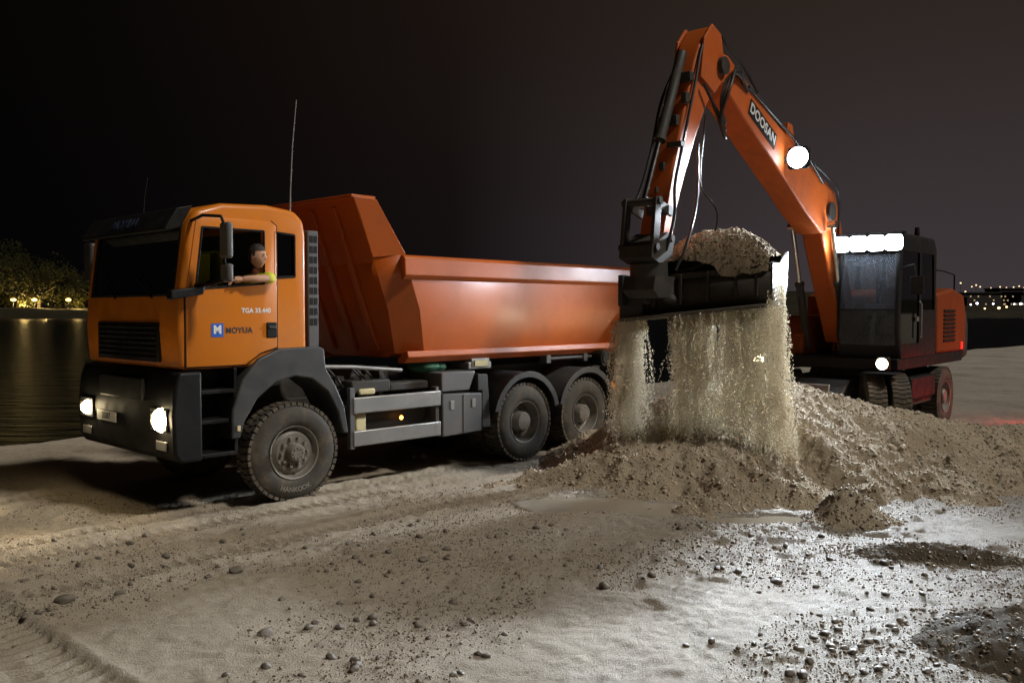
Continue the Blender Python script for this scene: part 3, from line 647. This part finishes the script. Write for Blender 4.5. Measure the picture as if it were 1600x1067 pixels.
vs=MB().prism([(-.19,2.30),(-.18,2.90),(-.1,2.95),(0.0,2.93),(.02,2.5),(0,2.5),(-.02,2.9),(-.1,2.92),(-.16,2.89),(-.17,2.3)],'y',.36,.92).build('safety_vest',M_hv,None,.01)
vs.location=(TO[0],TO[1],0); vs.rotation_euler=(0,0,math.atan2(TD[1],TD[0])); tag(vs,'yellow safety vest hung over the far seat inside the truck cab','vest')

# ================================================================== EXCAVATOR
ex=thing('wheeled_excavator','orange wheeled excavator with bright work lights and raised boom behind the heap','excavator',(EC[0],EC[1],0),math.atan2(ED[1],ED[0]))
def W2L(x,y,z):
    p=np.array((x,y))-EC; return (float(p@ED),float(p@EL),z)
MB().prism([(-1.9,.55),(1.9,.55),(2.0,.75),(1.6,1.0),(-1.6,1.0),(-2.0,.75)],'y',-.45,.45).box(-.9,.9,-1.15,1.15,.5,.95).build('undercarriage',M_ch,ex,.03)
for x in(-1.3,1.3): MB().tube([(x,-1.0,.5),(x,-.3,.5),(x,0,.5),(x,.3,.5),(x,1.0,.5)],[.1,.12,.22,.12,.1],14).build('axle',M_ch,ex)
for x,st in((1.3,R(30)),(-1.3,0)):
    for s in(-1,1):
        c0=Vector((x,s*1.0,.55)); 
        for off in(.26,-.12):
            p=c0+Matrix.Rotation(st,3,'Z')@Vector((0,s*off,0))
            wheel(ex,tuple(p),s>0,'r',st,1.0)
MB().prism([(2.05,.45),(2.15,.42),(2.32,.52),(2.36,.72),(2.30,.95),(2.24,.95),(2.28,.72),(2.22,.58)],'y',-1.2,.35).build('dozer_blade',M_alu,ex,.01)
MB().box(1.7,2.3,-.5,-.35,.6,.8).build('blade_arm',M_ch,ex,.01)
MB().box(1.7,2.3,.15,.3,.6,.8).build('blade_arm',M_ch,ex,.01)
MB().prism([(-.55,.92),(.55,.92),(.5,1.2),(-.5,1.2)],'y',-.55,.55).build('turntable',M_ch,ex,.02)
for s in(-1,1):
    MB().box(1.5,1.8,s*1.0-.28,s*1.0+.28,1.12,1.16).build('front_fender',M_blk,ex,.02)
    h=MB().box(1.82,1.92,s*1.08-.11,s*1.08+.11,1.2,1.42).build('headlight',M_blk,ex,.02)
    l=MB().lathe([(-.025,.0),(-.02,.05),(0,.09),(.01,.095)],(0,0,0),24).build('lens',E_warm,h); l.location=(1.925,s*1.08,1.31); l.rotation_euler=(0,0,R(90))
MB().box(-.7,.75,.75,1.22,.62,1.02).build('step_box',M_blk,ex,.03)
MB().box(-2.6,1.55,-1.22,1.22,1.18,1.38).build('platform',M_blk,ex,.02)
eh=MB().prism([(-2.75,1.38),(-.68,1.38),(-.68,2.5),(-1.8,2.62),(-2.6,2.5),(-2.8,2.1)],'y',-1.24,1.24).build('engine_hood',M_exshade,ex,.06,3)
for k in range(8): MB().box(-1.9,-1.1,1.242,1.26,1.6+k*.08,1.64+k*.08).build('hood_louvre',M_blk,eh)
MB().prism([(-3.05,1.25),(-2.68,1.2),(-2.68,2.3),(-2.9,2.2),(-3.1,1.9)],'y',-1.22,1.22).build('counterweight',M_ch,ex,.08,3)
MB().cyl((-1.8,-.6,2.5),(-1.8,-.6,3.1),.06).build('exhaust_stack',M_blk,ex)
MB().tube([(-.8,1.1,2.5),(-.8,1.1,2.95),(-1.6,1.1,2.95),(-2.4,1.1,2.9),(-2.4,1.1,2.45)],.016,8).build('hood_rail',M_blk,ex)
MB().prism([(-.6,1.38),(1.3,1.38),(1.3,1.75),(1.0,2.1),(-.6,2.1)],'y',-1.22,-.5).build('fuel_tank',M_exshade,ex,.04,3)
MB().tube([(1.2,-1.15,1.75),(1.2,-1.15,2.3),(.9,-1.15,2.55),(-.3,-1.15,2.55),(-.3,-1.15,2.1)],.018,8).build('hand_rail',M_blk,ex)
MB().box(-2.5,-2.4,1.235,1.255,1.42,1.56).build('tail_light',E_red,ex,.004)
ec=MB().prism([(-.62,1.36),(1.45,1.36),(1.62,1.75),(1.62,2.2),(1.5,3.34),(1.35,3.50),(-.45,3.50),(-.62,3.3)],'y',.2,1.24).build('cab',M_blk,None,.05,3)
dw=[(.45,1.62),(1.42,1.62),(1.5,1.8),(1.5,2.2),(1.40,3.2),(.45,3.2)]; sw=[(-.5,2.2),(.33,2.2),(.33,3.2),(-.42,3.2)]
cut(ec,[MB().prism([(-.55,1.42),(1.4,1.42),(1.55,1.75),(1.55,2.2),(1.44,3.3),(1.32,3.42),(-.42,3.42),(-.55,3.25)],'y',.27,1.17),
 MB().box(1.3,1.9,.27,1.17,1.62,3.16), MB().prism(dw,'y',1.0,1.5), MB().prism(sw,'y',1.0,1.5),
 MB().prism([(-.45,2.2),(1.5,2.2),(1.40,3.2),(-.45,3.2)],'y',-.1,.4), MB().box(-.9,-.45,.35,1.07,2.6,3.1)])
ec.parent=ex
MB().add([(1.60,.26,1.6),(1.60,1.18,1.6),(1.60,1.18,2.2),(1.60,.26,2.2)],[(0,1,2,3)]).build('lower_windscreen',M_wet,ec,smooth=0)
MB().add([(1.595,.26,2.22),(1.595,1.18,2.22),(1.49,1.18,3.17),(1.49,.26,3.17)],[(0,1,2,3)]).build('windscreen',M_wet,ec,smooth=0)
MB().prism(dw,'y',1.215,1.22).build('door_window',M_glass,ec,smooth=0)
MB().prism(sw,'y',1.215,1.22).build('side_window',M_glass,ec,smooth=0)
MB().tube([(1.6,.24,2.21),(1.6,1.2,2.21)],.02,6).build('windscreen_bar',M_blk,ec)
MB().tube([(1.6,.5,1.65),(1.62,.75,2.0)],.008,6).build('wiper',M_blk,ec)
MB().tube([(.5,1.29,1.7),(.5,1.29,2.3),(.5,1.25,2.35)],.014,6).build('grab_rail',M_alu,ec)
MB().box(.55,.67,1.24,1.265,2.0,2.08).build('door_handle',M_alu,ec)
MB().box(.0,.5,.45,.98,1.75,1.9).box(-.05,.1,.45,.98,1.85,2.6).box(-.04,.06,.58,.85,2.6,2.85).build('seat',M_seat,ec,.05,3)
for y0 in(.36,.97): MB().box(.2,.7,y0,y0+.1,1.9,2.02).tube([(.65,y0+.05,2.0),(.7,y0+.05,2.2)],.02,8).build('control_console',M_grey,ec,.01)
MB().tube([(1.35,.7,1.5),(1.15,.7,2.15)],.04,8).box(1.05,1.12,.52,.88,2.1,2.3).build('steering_column',M_grey,ec,.01)
MB().cyl((-.2,1.0,3.5),(-.2,1.0,3.57),.04).cyl((-.2,1.0,3.57),(-.2,1.0,3.70),.05,.04).build('beacon',M_blk,ex)
MB().tube([(1.5,1.24,2.9),(1.6,1.47,2.95),(1.6,1.52,2.7)],.014,6).box(1.56,1.62,1.42,1.62,2.45,2.75).build('mirror',M_blk,ex,.01)
MB().box(1.45,1.55,.12,1.30,3.46,3.51).build('light_bar',M_blk,ex,.01)
lights=[]
for k in range(4):
    y=.27+k*.293
    h=MB().box(1.50,1.62,y-.143,y+.143,3.18,3.46).build('work_light',M_blk,ex,.03,3)
    MB().box(1.56,1.68,y-.138,y+.138,3.19,3.45).build('lens',E_white,h,.09,6)
    lights.append((1.77,y,3.32))
# boom
Y0,Y1=-.36,.08
MB().prism([(.15,1.6),(.1,1.9),(1.05,3.9),(1.3,4.2),(1.75,4.2),(2.0,3.85),(1.85,3.4),(.75,1.6)],'y',Y0+.04,Y1-.04).build('lower_boom',M_ex,ex,.04,3)
ub=MB().prism([(1.25,4.0),(1.4,4.25),(2.3,4.56),(3.3,4.88),(3.95,5.10),(4.85,5.46),(5.5,5.74),(5.8,5.74),(5.9,5.55),(5.7,5.33),(5.0,4.96),(4.1,4.52),(3.3,4.12),(2.7,3.80),(2.0,3.5),(1.5,3.6)],'y',Y0,Y1).build('upper_boom',M_ex,ex,.03,3)
BD=Vector((-.915,0,-.403)); BU=Vector((-.403,0,.915)); bc_=Vector((4.38,Y1+.006,4.96))
MB().box(-.50,.50,-.125,.125,-.004,.002,frame(bc_,BD,BU)).build('lettering_panel',M_blk,ub)
text('boom_lettering','DOOSAN',.215,M_lwhite,ub,frame(bc_+Vector((0,.005,0)),BD,BU),.006,.002,1.05)
MB().cyl((1.65,Y0-.06,3.9),(1.65,Y1+.06,3.9),.16,n=24).build('boom_pin',M_ch,ub)
MB().cyl((5.72,Y0-.07,5.55),(5.72,Y1+.07,5.55),.12,n=24).build('arm_pin',M_ch,ub)
arm=MB().prism([(5.82,6.06),(5.98,6.04),(6.2,5.8),(6.37,5.5),(6.66,4.74),(6.92,4.05),(7.16,3.29),(7.2,3.08),(7.08,2.97),(6.92,3.15),(6.85,3.45),(6.62,3.95),(6.33,4.5),(6.05,4.95),(5.75,5.28),(5.6,5.5),(5.62,5.75)],'y',Y0+.05,Y1-.05).build('arm',M_ex,ex,.03,3)
for y in(Y0+.02,Y1-.02): MB().prism([(5.72,5.98),(5.98,6.07),(6.2,5.84),(6.3,5.3),(5.9,5.15),(5.58,5.45)],'y',y-.02,y+.02).build('arm_side_plate',M_ex,arm,.01)
def hyd(name,p0,p1,r,fr=.6):
    p0=Vector(p0);p1=Vector(p1);m=p0.lerp(p1,fr)
    o=MB().tube([p0,m],r,16).tube([m-(m-p0).normalized()*.06,m],r*1.18,16).build(name,M_ch,ex)
    MB().tube([m,p1],r*.55,12).cyl(p1+Vector((0,-.07,0)),p1+Vector((0,.07,0)),r*.9,n=14).build('piston_rod',M_chrome,o)
    return o
for y in(-.5,.2): hyd('boom_cylinder',(1.1,y,1.5),(1.85,y,3.65),.07,.55)
hyd('arm_cylinder',(3.2,-.14,5.08),(5.82,-.14,5.98),.08,.62)
MB().prism([(3.0,4.75),(3.4,4.9),(3.28,5.18),(3.12,5.16)],'y',-.3,.02).build('cylinder_bracket',M_ex,ub,.01)
hyd('bucket_cylinder',(6.42,-.14,5.62),(7.36,-.14,3.55),.07,.6)
for y in(-.36,.08):
    MB().prism([(6.98,3.5),(7.08,3.5),(7.44,3.6),(7.44,3.48),(7.06,3.38)],'y',y-.02,y+.02).build('bucket_link',M_ch,ex,.006)
    MB().prism([(7.32,3.62),(7.46,3.6),(7.54,2.95),(7.40,2.93)],'y',y-.025,y+.025).build('bucket_link',M_ch,ex,.006)
for p in((7.40,3.55),(7.47,2.98),(7.1,3.1)): MB().cyl((p[0],-.42,p[1]),(p[0],.14,p[1]),.045).build('link_pin',M_ch,ex)
cp=MB().prism([(7.0,3.12),(7.15,3.18),(7.54,3.0),(7.56,2.85),(7.36,2.78),(7.06,2.85)],'y',-.38,.1).cyl((7.24,-.14,2.8),(7.22,-.14,2.6),.24,n=24)
cp.prism([(6.91,2.62),(7.46,2.62),(7.51,2.45),(7.38,2.35),(6.96,2.35)],'y',-.36,.1)
for k in range(7):
    rr_=random.Random(k); cp.box(6.96+rr_.random()*.4,7.06+rr_.random()*.45,-.40+rr_.random()*.4,-.3+rr_.random()*.42,2.5+rr_.random()*.4,2.6+rr_.random()*.45)
cp.tube([(7.16,-.05,2.5),(7.06,.05,2.35),(6.86,.1,2.3)],.07,10)
cp.build('tilt_coupler',M_ch,ex,.012)
def hose(*pts,r=.02):
    P=[Vector(p) for p in pts]; out=[]
    Q=[P[0]*2-P[1]]+P+[P[-1]*2-P[-2]]
    for i in range(1,len(Q)-2):
        for k in range(8):
            t=k/8; out.append(.5*((2*Q[i])+(-Q[i-1]+Q[i+1])*t+(2*Q[i-1]-5*Q[i]+4*Q[i+1]-Q[i+2])*t*t+(-Q[i-1]+3*Q[i]-3*Q[i+1]+Q[i+2])*t**3))
    out.append(P[-1]); return MB().tube(out,r,8).build('hydraulic_hose',M_rub,ex)
for k in range(3):
    d=.05*k
    hose((4.9,.1-d,5.35),(5.4,.16,5.50+d),(5.85,.2+d,5.25),(5.95,.2,4.95-d*1.5),(5.75,.16,4.75-d*2),(6.05,.12,5.0),(6.25,.1,5.2))
hose((4.5,.05,5.42),(5.0,.05,5.72),(5.5,.05,5.9),(5.85,.05,6.02),(6.2,.05,5.75),(6.45,.08,5.2),(6.75,.08,4.4),(7.0,.1,3.8),(7.12,.16,3.4),(7.2,.1,2.95))
hose((6.3,-.3,5.5),(6.62,-.34,4.95),(6.85,-.34,4.3),(7.12,-.36,3.7),(7.45,-.38,3.3),(7.3,-.3,2.8))
hose((6.2,.1,4.8),(6.35,.12,4.2),(6.45,.18,3.8),(6.25,.3,3.5),(6.4,.3,3.1),(6.85,.2,2.9),r=.013)
hose((6.4,.1,4.4),(6.62,.2,3.6),(6.9,.2,3.0),(7.06,.15,2.7),r=.018)
hose((2.0,.1,4.35),(2.8,.12,4.72),(3.6,.1,5.02),(4.9,.1,5.42),r=.022)
hose((1.3,.1,3.4),(1.4,.14,4.2),(1.9,.14,4.45),(2.6,.1,4.66),r=.022)
rr=random.Random(5)
for k in range(7):
    t_=(k+.5)/7; x=6.42+.72*t_; z=5.35-2.1*t_; MB().box(x-.02,x+.09,-.3+rr.random()*.3,-.16+rr.random()*.3,z,z+rr.uniform(.06,.14)).build('hose_clamp',M_ch,arm,.006)
bl=MB().box(3.50,3.62,.14,.48,4.38,4.72).build('work_light',M_blk,ex,.04,3)
l=MB().lathe([(-.09,.0),(-.08,.07),(-.045,.13),(0,.163),(.012,.165)],(0,0,0),28).build('lens',E_boom,bl); l.location=(3.625,.31,4.55); l.rotation_euler=(0,0,R(90))
MB().box(3.52,3.58,.06,.2,4.5,4.6).build('lamp_bracket',M_ch,ub)
# bucket
BC=np.array((2.50,11.95)); bw=np.array((.9,-.436)); bv=np.array((.436,.9))
def BK(u,v,z):
    p=BC+bw*u+bv*v; return W2L(p[0],p[1],z)
bp=[(-.52,2.68),(-.58,2.52),(-.55,2.36),(-.42,2.22),(-.1,2.16),(.35,2.2),(.6,2.45),(.64,2.90)]
U0,U1=-.62,1.02
V=[BK(u,v,z+.10*u-.02) for u in(U0,U1) for v,z in bp]; n=len(bp)
bk=MB().add(V,[(j,j+1,n+j+1,n+j) for j in range(n-1)]).build('bucket',M_bkt,ex,smooth=60)
m=bk.modifiers.new('s','SOLIDIFY'); m.thickness=.03; m.offset=0
for u in(U0,U1):
    pl=[(-.56,2.70)]+bp[1:-1]+[(.66,2.90),(.1,2.72)]
    A=[BK(u-.015,v,z+.10*u-.02) for v,z in pl]; B=[BK(u+.02,v,z+.10*u-.02) for v,z in pl]; k=len(pl)
    MB().add(A+B,[tuple(range(k)),tuple(range(k,2*k))]+[(i,(i+1)%k,k+(i+1)%k,k+i) for i in range(k)]).build('bucket_side',M_bkt,bk,.006)
def bbox(u0,u1,v0,v1,z0,z1,sl=.10):
    vs=[BK(u,v,z+sl*u-.02) for u in(u0,u1) for v in(v0,v1) for z in(z0,z1)]
    return vs,[(0,1,3,2),(4,6,7,5),(0,4,5,1),(2,3,7,6),(0,2,6,4),(1,5,7,3)]
MB().add(*bbox(-.90,U1-.05,-.66,-.30,2.15,2.20)).build('cutting_edge',M_steel,bk,.008)
for u in(-.45,-.1,.25,.6,.85): MB().add(*bbox(u-.02,u+.02,-.625,-.55,2.3,2.68)).build('bucket_rib',M_bkt,bk,.006)
MB().add(*bbox(U0,U1,-.60,-.5,2.62,2.69)).build('bucket_lip',M_bkt,bk,.006)
MB().add(*bbox(-.92,-.60,-.6,.2,2.18,2.62)).build('bucket_bracket',M_ch,bk,.03)
for u in(-.82,-.5): MB().add(*bbox(u-.03,u+.03,-.85,-.5,2.35,2.75)).build('bucket_ear',M_ch,bk,.01)
us=np.linspace(-.60,1.0,130); ws=np.linspace(0,1,84); U,Wv=np.meshgrid(us,ws)
def vlo_(u): return -.56-.08*sst(-.2,.5,u+.15*fbm(u*4,u*0,2,77))
vlo=vlo_(U); Vv=vlo+(.63-vlo)*Wv
def loadz(U,V): 
    sp=np.clip(-.55-V,0,1)
    return 2.68+.10*U+.54*np.clip(1-((U-.20)/.86)**2,0,1)**.75*np.clip(1-((V-.02)/.66)**2,0,1)**.6-1.2*sp+.04*fbm(U*4,V*4,4,401)+.02*fbm(U*20,V*20,2,402)
Z=loadz(U,Vv)
Wx=BC[0]+bw[0]*U+bv[0]*Vv; Wy=BC[1]+bw[1]*U+bv[1]*Vv
me=gridmesh('gravel_load',us,ws,Z,M_load); me.vertices.foreach_set('co',np.stack([Wx,Wy,Z],-1).reshape(-1).astype(np.float32)); me.update()
gl=tag(meshobj('gravel_load',me),'heaped gravel filling the excavator bucket','gravel',None,'stuff')
n=4200; u=RNG.uniform(-.58,.98,n); wv=RNG.uniform(0,1,n); vl=vlo_(u); v=vl+(.6-vl)*wv
P=np.stack([BC[0]+bw[0]*u+bv[0]*v,BC[1]+bw[1]*u+bv[1]*v,loadz(u,v)],-1)
g=grains('load_pebbles',P,RNG.gamma(2.2,.0034,n)+.003,M_load,parent=gl); g['kind']='stuff'
# falling gravel: threads of grains
NF=4600; fu=RNG.uniform(-1.02,1.16,NF)
dens=.26+.6*fbm(fu*4.2,fu*0+3.3,3,501)+1.0*np.exp(-((fu+.80)/.15)**2)+.9*np.exp(-((fu+.02)/.22)**2)-1.2*np.exp(-((fu+.42)/.15)**2)+.40*(fu>.15)-.25*np.exp(-((fu-.36)/.07)**2)
k=RNG.uniform(0,1,NF)<np.clip(dens,.012,1); fu=fu[k]; NF=len(fu)
fv=-.44+RNG.normal(0,.12,NF); zt=RNG.uniform(-.05,1.05,NF)**.9; ln=RNG.uniform(.1,.6,NF)
per=RNG.integers(22,56,NF); idx=np.repeat(np.arange(NF),per); n=len(idx)
tz=zt[idx]+(RNG.uniform(-.5,.5,n))*ln[idx]; kk=(tz>0)&(tz<1.0); idx=idx[kk]; tz=tz[kk]; n=len(idx); spd=1-tz
ph=RNG.normal(0,.085,NF)
u=fu[idx]*(1+.07*spd)+ph[idx]*spd+RNG.normal(0,.006,n)*(1+2*spd)+.05*spd; v=fv[idx]+RNG.normal(0,.012,n)*(1+2*spd)-.10*spd
x=BC[0]+bw[0]*u+bv[0]*v; y=BC[1]+bw[1]*u+bv[1]*v
z0=np.maximum(hh(x,y),gh(x,y)); z=z0+tz*(2.15+.09*u+.25*(u>.98)-z0)
g=grains('falling_gravel',np.stack([x,y,z],-1),RNG.gamma(2.0,.0016,n)+.0038,M_fall,(.7,1),1.6,base=OCT); tag(g,'curtain of pale gravel falling from the bucket onto the heap','falling gravel',None,'stuff')

# ================================================================== BACKGROUND
M_bank=sandmat('bank_earth',[(.008,.008,.004),(.016,.014,.008),(.028,.024,.014)],(.8,.9),.08,.4,.1)
bx_=np.linspace(-520,-96,100); by_=np.linspace(255,440,44); BX,BY=np.meshgrid(bx_,by_)
Zb=-1.5+4.0*sst(258,272,BY+6*fbm(BX*.03,BY*.03,2,601))*(1-sst(-136,-104,BX))+.8*fbm(BX*.08,BY*.08,3,603)
struct(meshobj('far_bank',gridmesh('far_bank',bx_,by_,Zb,M_bank)))
M_leaf=mat('foliage',(.011,.012,.003),.8,0,(.026,.022,.005),.8,.3,0,0,.1); M_bark=mat('bark',(.03,.022,.015),.9,0)
def tree(x,y,h,w,label,seed):
    rr=random.Random(seed); t=thing('tree',label,'tree',(x,y,2.0),0,'trees on the far bank')
    tk=MB().tube([(0,0,-1.5),(0.3,0,h*.3),(.0,.3,h*.6)],[.6,.45,.2],8)
    for k in range(7):
        a=rr.uniform(0,6.3); z=h*rr.uniform(.15,.5); e=(math.cos(a)*w*.35,math.sin(a)*w*.35,z+h*.22); tk.tube([(0.1,0,z),e],[.22,.08],6)
    tk.build('trunk',M_bark,t)
    vs=[];fs=[]
    cl=[(rr.gauss(0,w*.28),rr.gauss(0,w*.28),h*rr.uniform(.15,.95),rr.uniform(.25,.5)*w*.5) for k in range(22)]
    for k in range(2600):
        c=rr.choice(cl); d=Vector((rr.gauss(0,1),rr.gauss(0,1),rr.gauss(0,1))).normalized()*c[3]*rr.random()**.4
        p=Vector(c[:3])+d; p.z=max(p.z,.1); s=rr.uniform(.25,.65); a=Vector((rr.gauss(0,1),rr.gauss(0,1),rr.gauss(0,1))).normalized(); b_=a.orthogonal().normalized()
        n0=len(vs); vs+=[p-a*s,p+b_*s*.5,p+a*s,p-b_*s*.5]; fs.append((n0,n0+1,n0+2,n0+3))
    co=np.array([v[:] for v in vs]); meshobj('crown',arrmesh('crown',co,np.array(fs),M_leaf,False),t)
tl=['broad tree at the far left edge of the lit bank','tall tree behind the first bank lamp','rounded tree between the two bank lamps','slim tree behind the right bank lamp','low tree nearest the truck cab on the bank','dark tall tree at the back of the bank']
for i,(x,y,h,w_) in enumerate([(-176,288,15,16),(-161,292,18,17),(-151,286,14,15),(-143,292,13,14),(-134,288,11,12),(-172,316,23,20)]): tree(x,y,h,w_,tl[i],i+1)
M_pole=mat('pole_metal',(.1,.1,.1),.5,.5)
E_sod=emit('sodium_lamp',(1,.66,.2),4)
def light(name,typ,loc,energy,col,aim=None,size=R(100),blend=.6,rad=.05):
    l=bpy.data.lights.new(name,typ); l.energy=energy; l.color=col
    if typ=='SPOT': l.spot_size=size; l.spot_blend=blend
    l.shadow_soft_size=rad
    o=bpy.data.objects.new(name,l); COL.objects.link(o); o.location=loc
    if aim is not None: o.rotation_euler=(Vector(aim)-Vector(loc)).to_track_quat('-Z','Y').to_euler()
    return o
for i,(x,y) in enumerate([(-165,276),(-154,277),(-147.5,277),(-137.5,278)]):
    t=thing('bank_lamp',['outermost low lamp on the far bank','second low lamp from the left on the far bank','third low lamp from the left on the far bank','low lamp nearest the truck on the far bank'][i],'lamp',(x,y,2.6),0,'low lamps on the far bank')
    MB().cyl((0,0,-1.6),(0,0,2.4),.12).build('post',M_pole,t); MB().ball((0,0,2.7),(.85,.55,.5)).build('bulb',E_sod,t)
    light('bank_glow','POINT',(x+.3,y+5.4,4.2),[5000,15000,11000,3500][i],(1,.68,.22),rad=.5)
cx=np.linspace(60,900,60); cy=np.linspace(290,700,30); CX,CY=np.meshgrid(cx,cy)
def shore(CX,CY): return -1.5+3.0*sst(292,310,CY)+14*sst(330,650,CY)*(1+.4*fbm(CX*.01,CY*.01,2,7))
struct(meshobj('far_shore',gridmesh('far_shore',cx,cy,shore(CX,CY),M_bank)))
M_bld=mat('building_wall',(.055,.048,.048),.9,0,(.04,.036,.036),.5,.1,0,0,.1)
E_win=emit('lit_window',(1,.74,.42),.22)
bl_=['widest dim apartment block on the far shore','tallest dim apartment block on the far shore','apartment block left of the tallest one on the far shore','low block at the right end of the far shore','small block nearest the excavator on the far shore','set back block behind the shore lamps']
for i,(px_,Yy,wd,ht) in enumerate([(1545,420,30,6),(1580,440,12,8.5),(1520,430,10,5),(1640,420,45,6),(1490,420,12,4),(1450,430,20,3.5)]):
    x=(px_-800)/1400*Yy; t=thing('apartment_block',bl_[i],'building',(x,Yy,4))
    MB().box(-wd/2,wd/2,0,14,-3,ht).build('wall',M_bld,t); MB().box(-wd/2-.4,wd/2+.4,-.4,14.4,ht,ht+.5).build('roof',M_bld,t)
    wn=MB(); rr=random.Random(i)
    for fz in range(int(ht//1.8)):
        for k in range(int(wd//1.8)):
            if rr.random()<.4: wn.box(-wd/2+.5+k*1.8,-wd/2+1.2+k*1.8,-.06,.05,.5+fz*1.8,1.2+fz*1.8)
    if wn.v:
        q=wn.build('lit_window',E_win,t,smooth=0); q['kind']='stuff'
E_s1=emit('street_glow',(1,.64,.28),5); E_s2=emit('street_glow_white',(.9,.95,1),8)
rr=random.Random(21)
lampx=[1478,1492,1503,1516,1526,1538,1551,1560,1572,1584,1594,1608,1622,1640]
names=['first','second','third','fourth','fifth','sixth','seventh','eighth','ninth','tenth','eleventh','twelfth','thirteenth','fourteenth','fifteenth','sixteenth','seventeenth','eighteenth']
for i,p in enumerate(lampx):
    Yy=rr.uniform(300,330); x=(p-800)/1400*Yy; white=rr.random()<.3
    t=thing('street_lamp','%s %s street lamp from the left along the far shore'%(names[i],'white' if white else 'amber'),'street lamp',(x,Yy,.8),0,'street lamps along the far shore')
    h=rr.uniform(1.6,3.4); MB().cyl((0,0,-1),(0,0,h),.1,n=8).build('pole',M_pole,t); r_=rr.uniform(.22,.5); MB().ball((0,-.1,h+.2),(r_,r_,r_*.8),10,6).build('lamp_head',E_s2 if white else E_s1,t)
E_s3=emit('hill_glow',(1,.72,.40),2)
for i in range(18):
    p=1500+i*8+rr.uniform(-3,3); Yy=rr.uniform(500,680); x=(p-800)/1400*Yy; z=float(shore(np.array([x]),np.array([Yy]))[0])
    t=thing('street_lamp','%s faint lamp from the left on the hillside behind the far shore'%names[i],'street lamp',(x,Yy,z),0,'faint lamps on the far hillside')
    h=rr.uniform(3,7); MB().cyl((0,0,-1),(0,0,h),.15,n=8).build('pole',M_pole,t); MB().ball((0,-.1,h+.2),(.5,.5,.45),10,6).build('lamp_head',E_s3,t)

# ================================================================== LIGHTS
def L2W(T_,p): return T_.matrix_world@Vector(p)
bpy.context.view_layer.update()
for i,p in enumerate(lights):
    w_=L2W(ex,p); light('work_beam','SPOT',w_,2100,(.84,.92,1),[(-5.5,6.0,.9),(-2.5,5.0,.8),(.6,4.6,.8),(2.4,4.6,.5)][i],R(62),1,.08)
w_=L2W(ex,(3.78,.34,4.55)); light('boom_beam','SPOT',w_,6000,(.84,.92,1),(-.8,3.6,1.2),R(56),1,.08)
for s in(-1,1):
    w_=L2W(truck,(-1.60,s*.95-.06,1.045)); a=L2W(truck,(-4.6,s*.95,.0)); light('headlight_beam','SPOT',w_,120,(1,.80,.5),a,R(80),.9,.05)
    w_=L2W(ex,(2.03,s*1.08,1.31)); a=L2W(ex,(12,s*1.08,.2)); light('headlamp_beam','SPOT',w_,60,(1,.85,.6),a,R(90),.8,.05)
light('tail_glow','POINT',(10.2,17.0,.5),40,(1,.02,.02),rad=.05)  # bare red light added clear of the tail light to redden the ground
su=bpy.data.lights.new('night_fill','SUN'); su.energy=2.2; su.angle=R(7); su.color=(1,.93,.82)  # added night fill, standing in for lamps out of view
so=bpy.data.objects.new('night_fill',su); COL.objects.link(so); so.rotation_euler=Vector((-.58,.28,-.72)).to_track_quat('-Z','Y').to_euler()
# world
W=bpy.data.worlds.new('World'); S.world=W; W.use_nodes=True; t=W.node_tree; bg=t.nodes['Background']
tc=t.nodes.new('ShaderNodeTexCoord'); sx=t.nodes.new('ShaderNodeSeparateXYZ'); t.links.new(tc.outputs['Generated'],sx.inputs[0])
def mr(sock,a,b):
    m=t.nodes.new('ShaderNodeMapRange'); m.interpolation_type='SMOOTHSTEP'; m.inputs[1].default_value=a; m.inputs[2].default_value=b; t.links.new(sock,m.inputs[0]); return m.outputs[0]
fx=mr(sx.outputs[0],-.55,.42); fz=mr(sx.outputs[2],-.02,.38)
lo=ramp(t,fx,[(0,(.0012,.0010,.0011)),(.5,(.006,.0046,.005)),(1,(.046,.037,.041))])
hi=ramp(t,fx,[(0,(.0016,.0014,.0012)),(.5,(.0105,.0065,.005)),(1,(.024,.0165,.012))])
mx=t.nodes.new('ShaderNodeMix'); mx.data_type='RGBA'; t.links.new(fz,mx.inputs[0]); t.links.new(lo,mx.inputs[6]); t.links.new(hi,mx.inputs[7])
t.links.new(mx.outputs[2],bg.inputs[0]); bg.inputs[1].default_value=1.0
# camera
cam=bpy.data.cameras.new('camera'); co=bpy.data.objects.new('camera',cam); COL.objects.link(co); S.camera=co
cam.lens=31.5; cam.sensor_width=36; cam.clip_end=8000; cam.clip_start=.1
co.location=(0,0,CAMH); co.rotation_euler=(R(90-2.02),0,0)
S.view_settings.view_transform='Standard'; S.view_settings.look='None'; S.view_settings.exposure=0
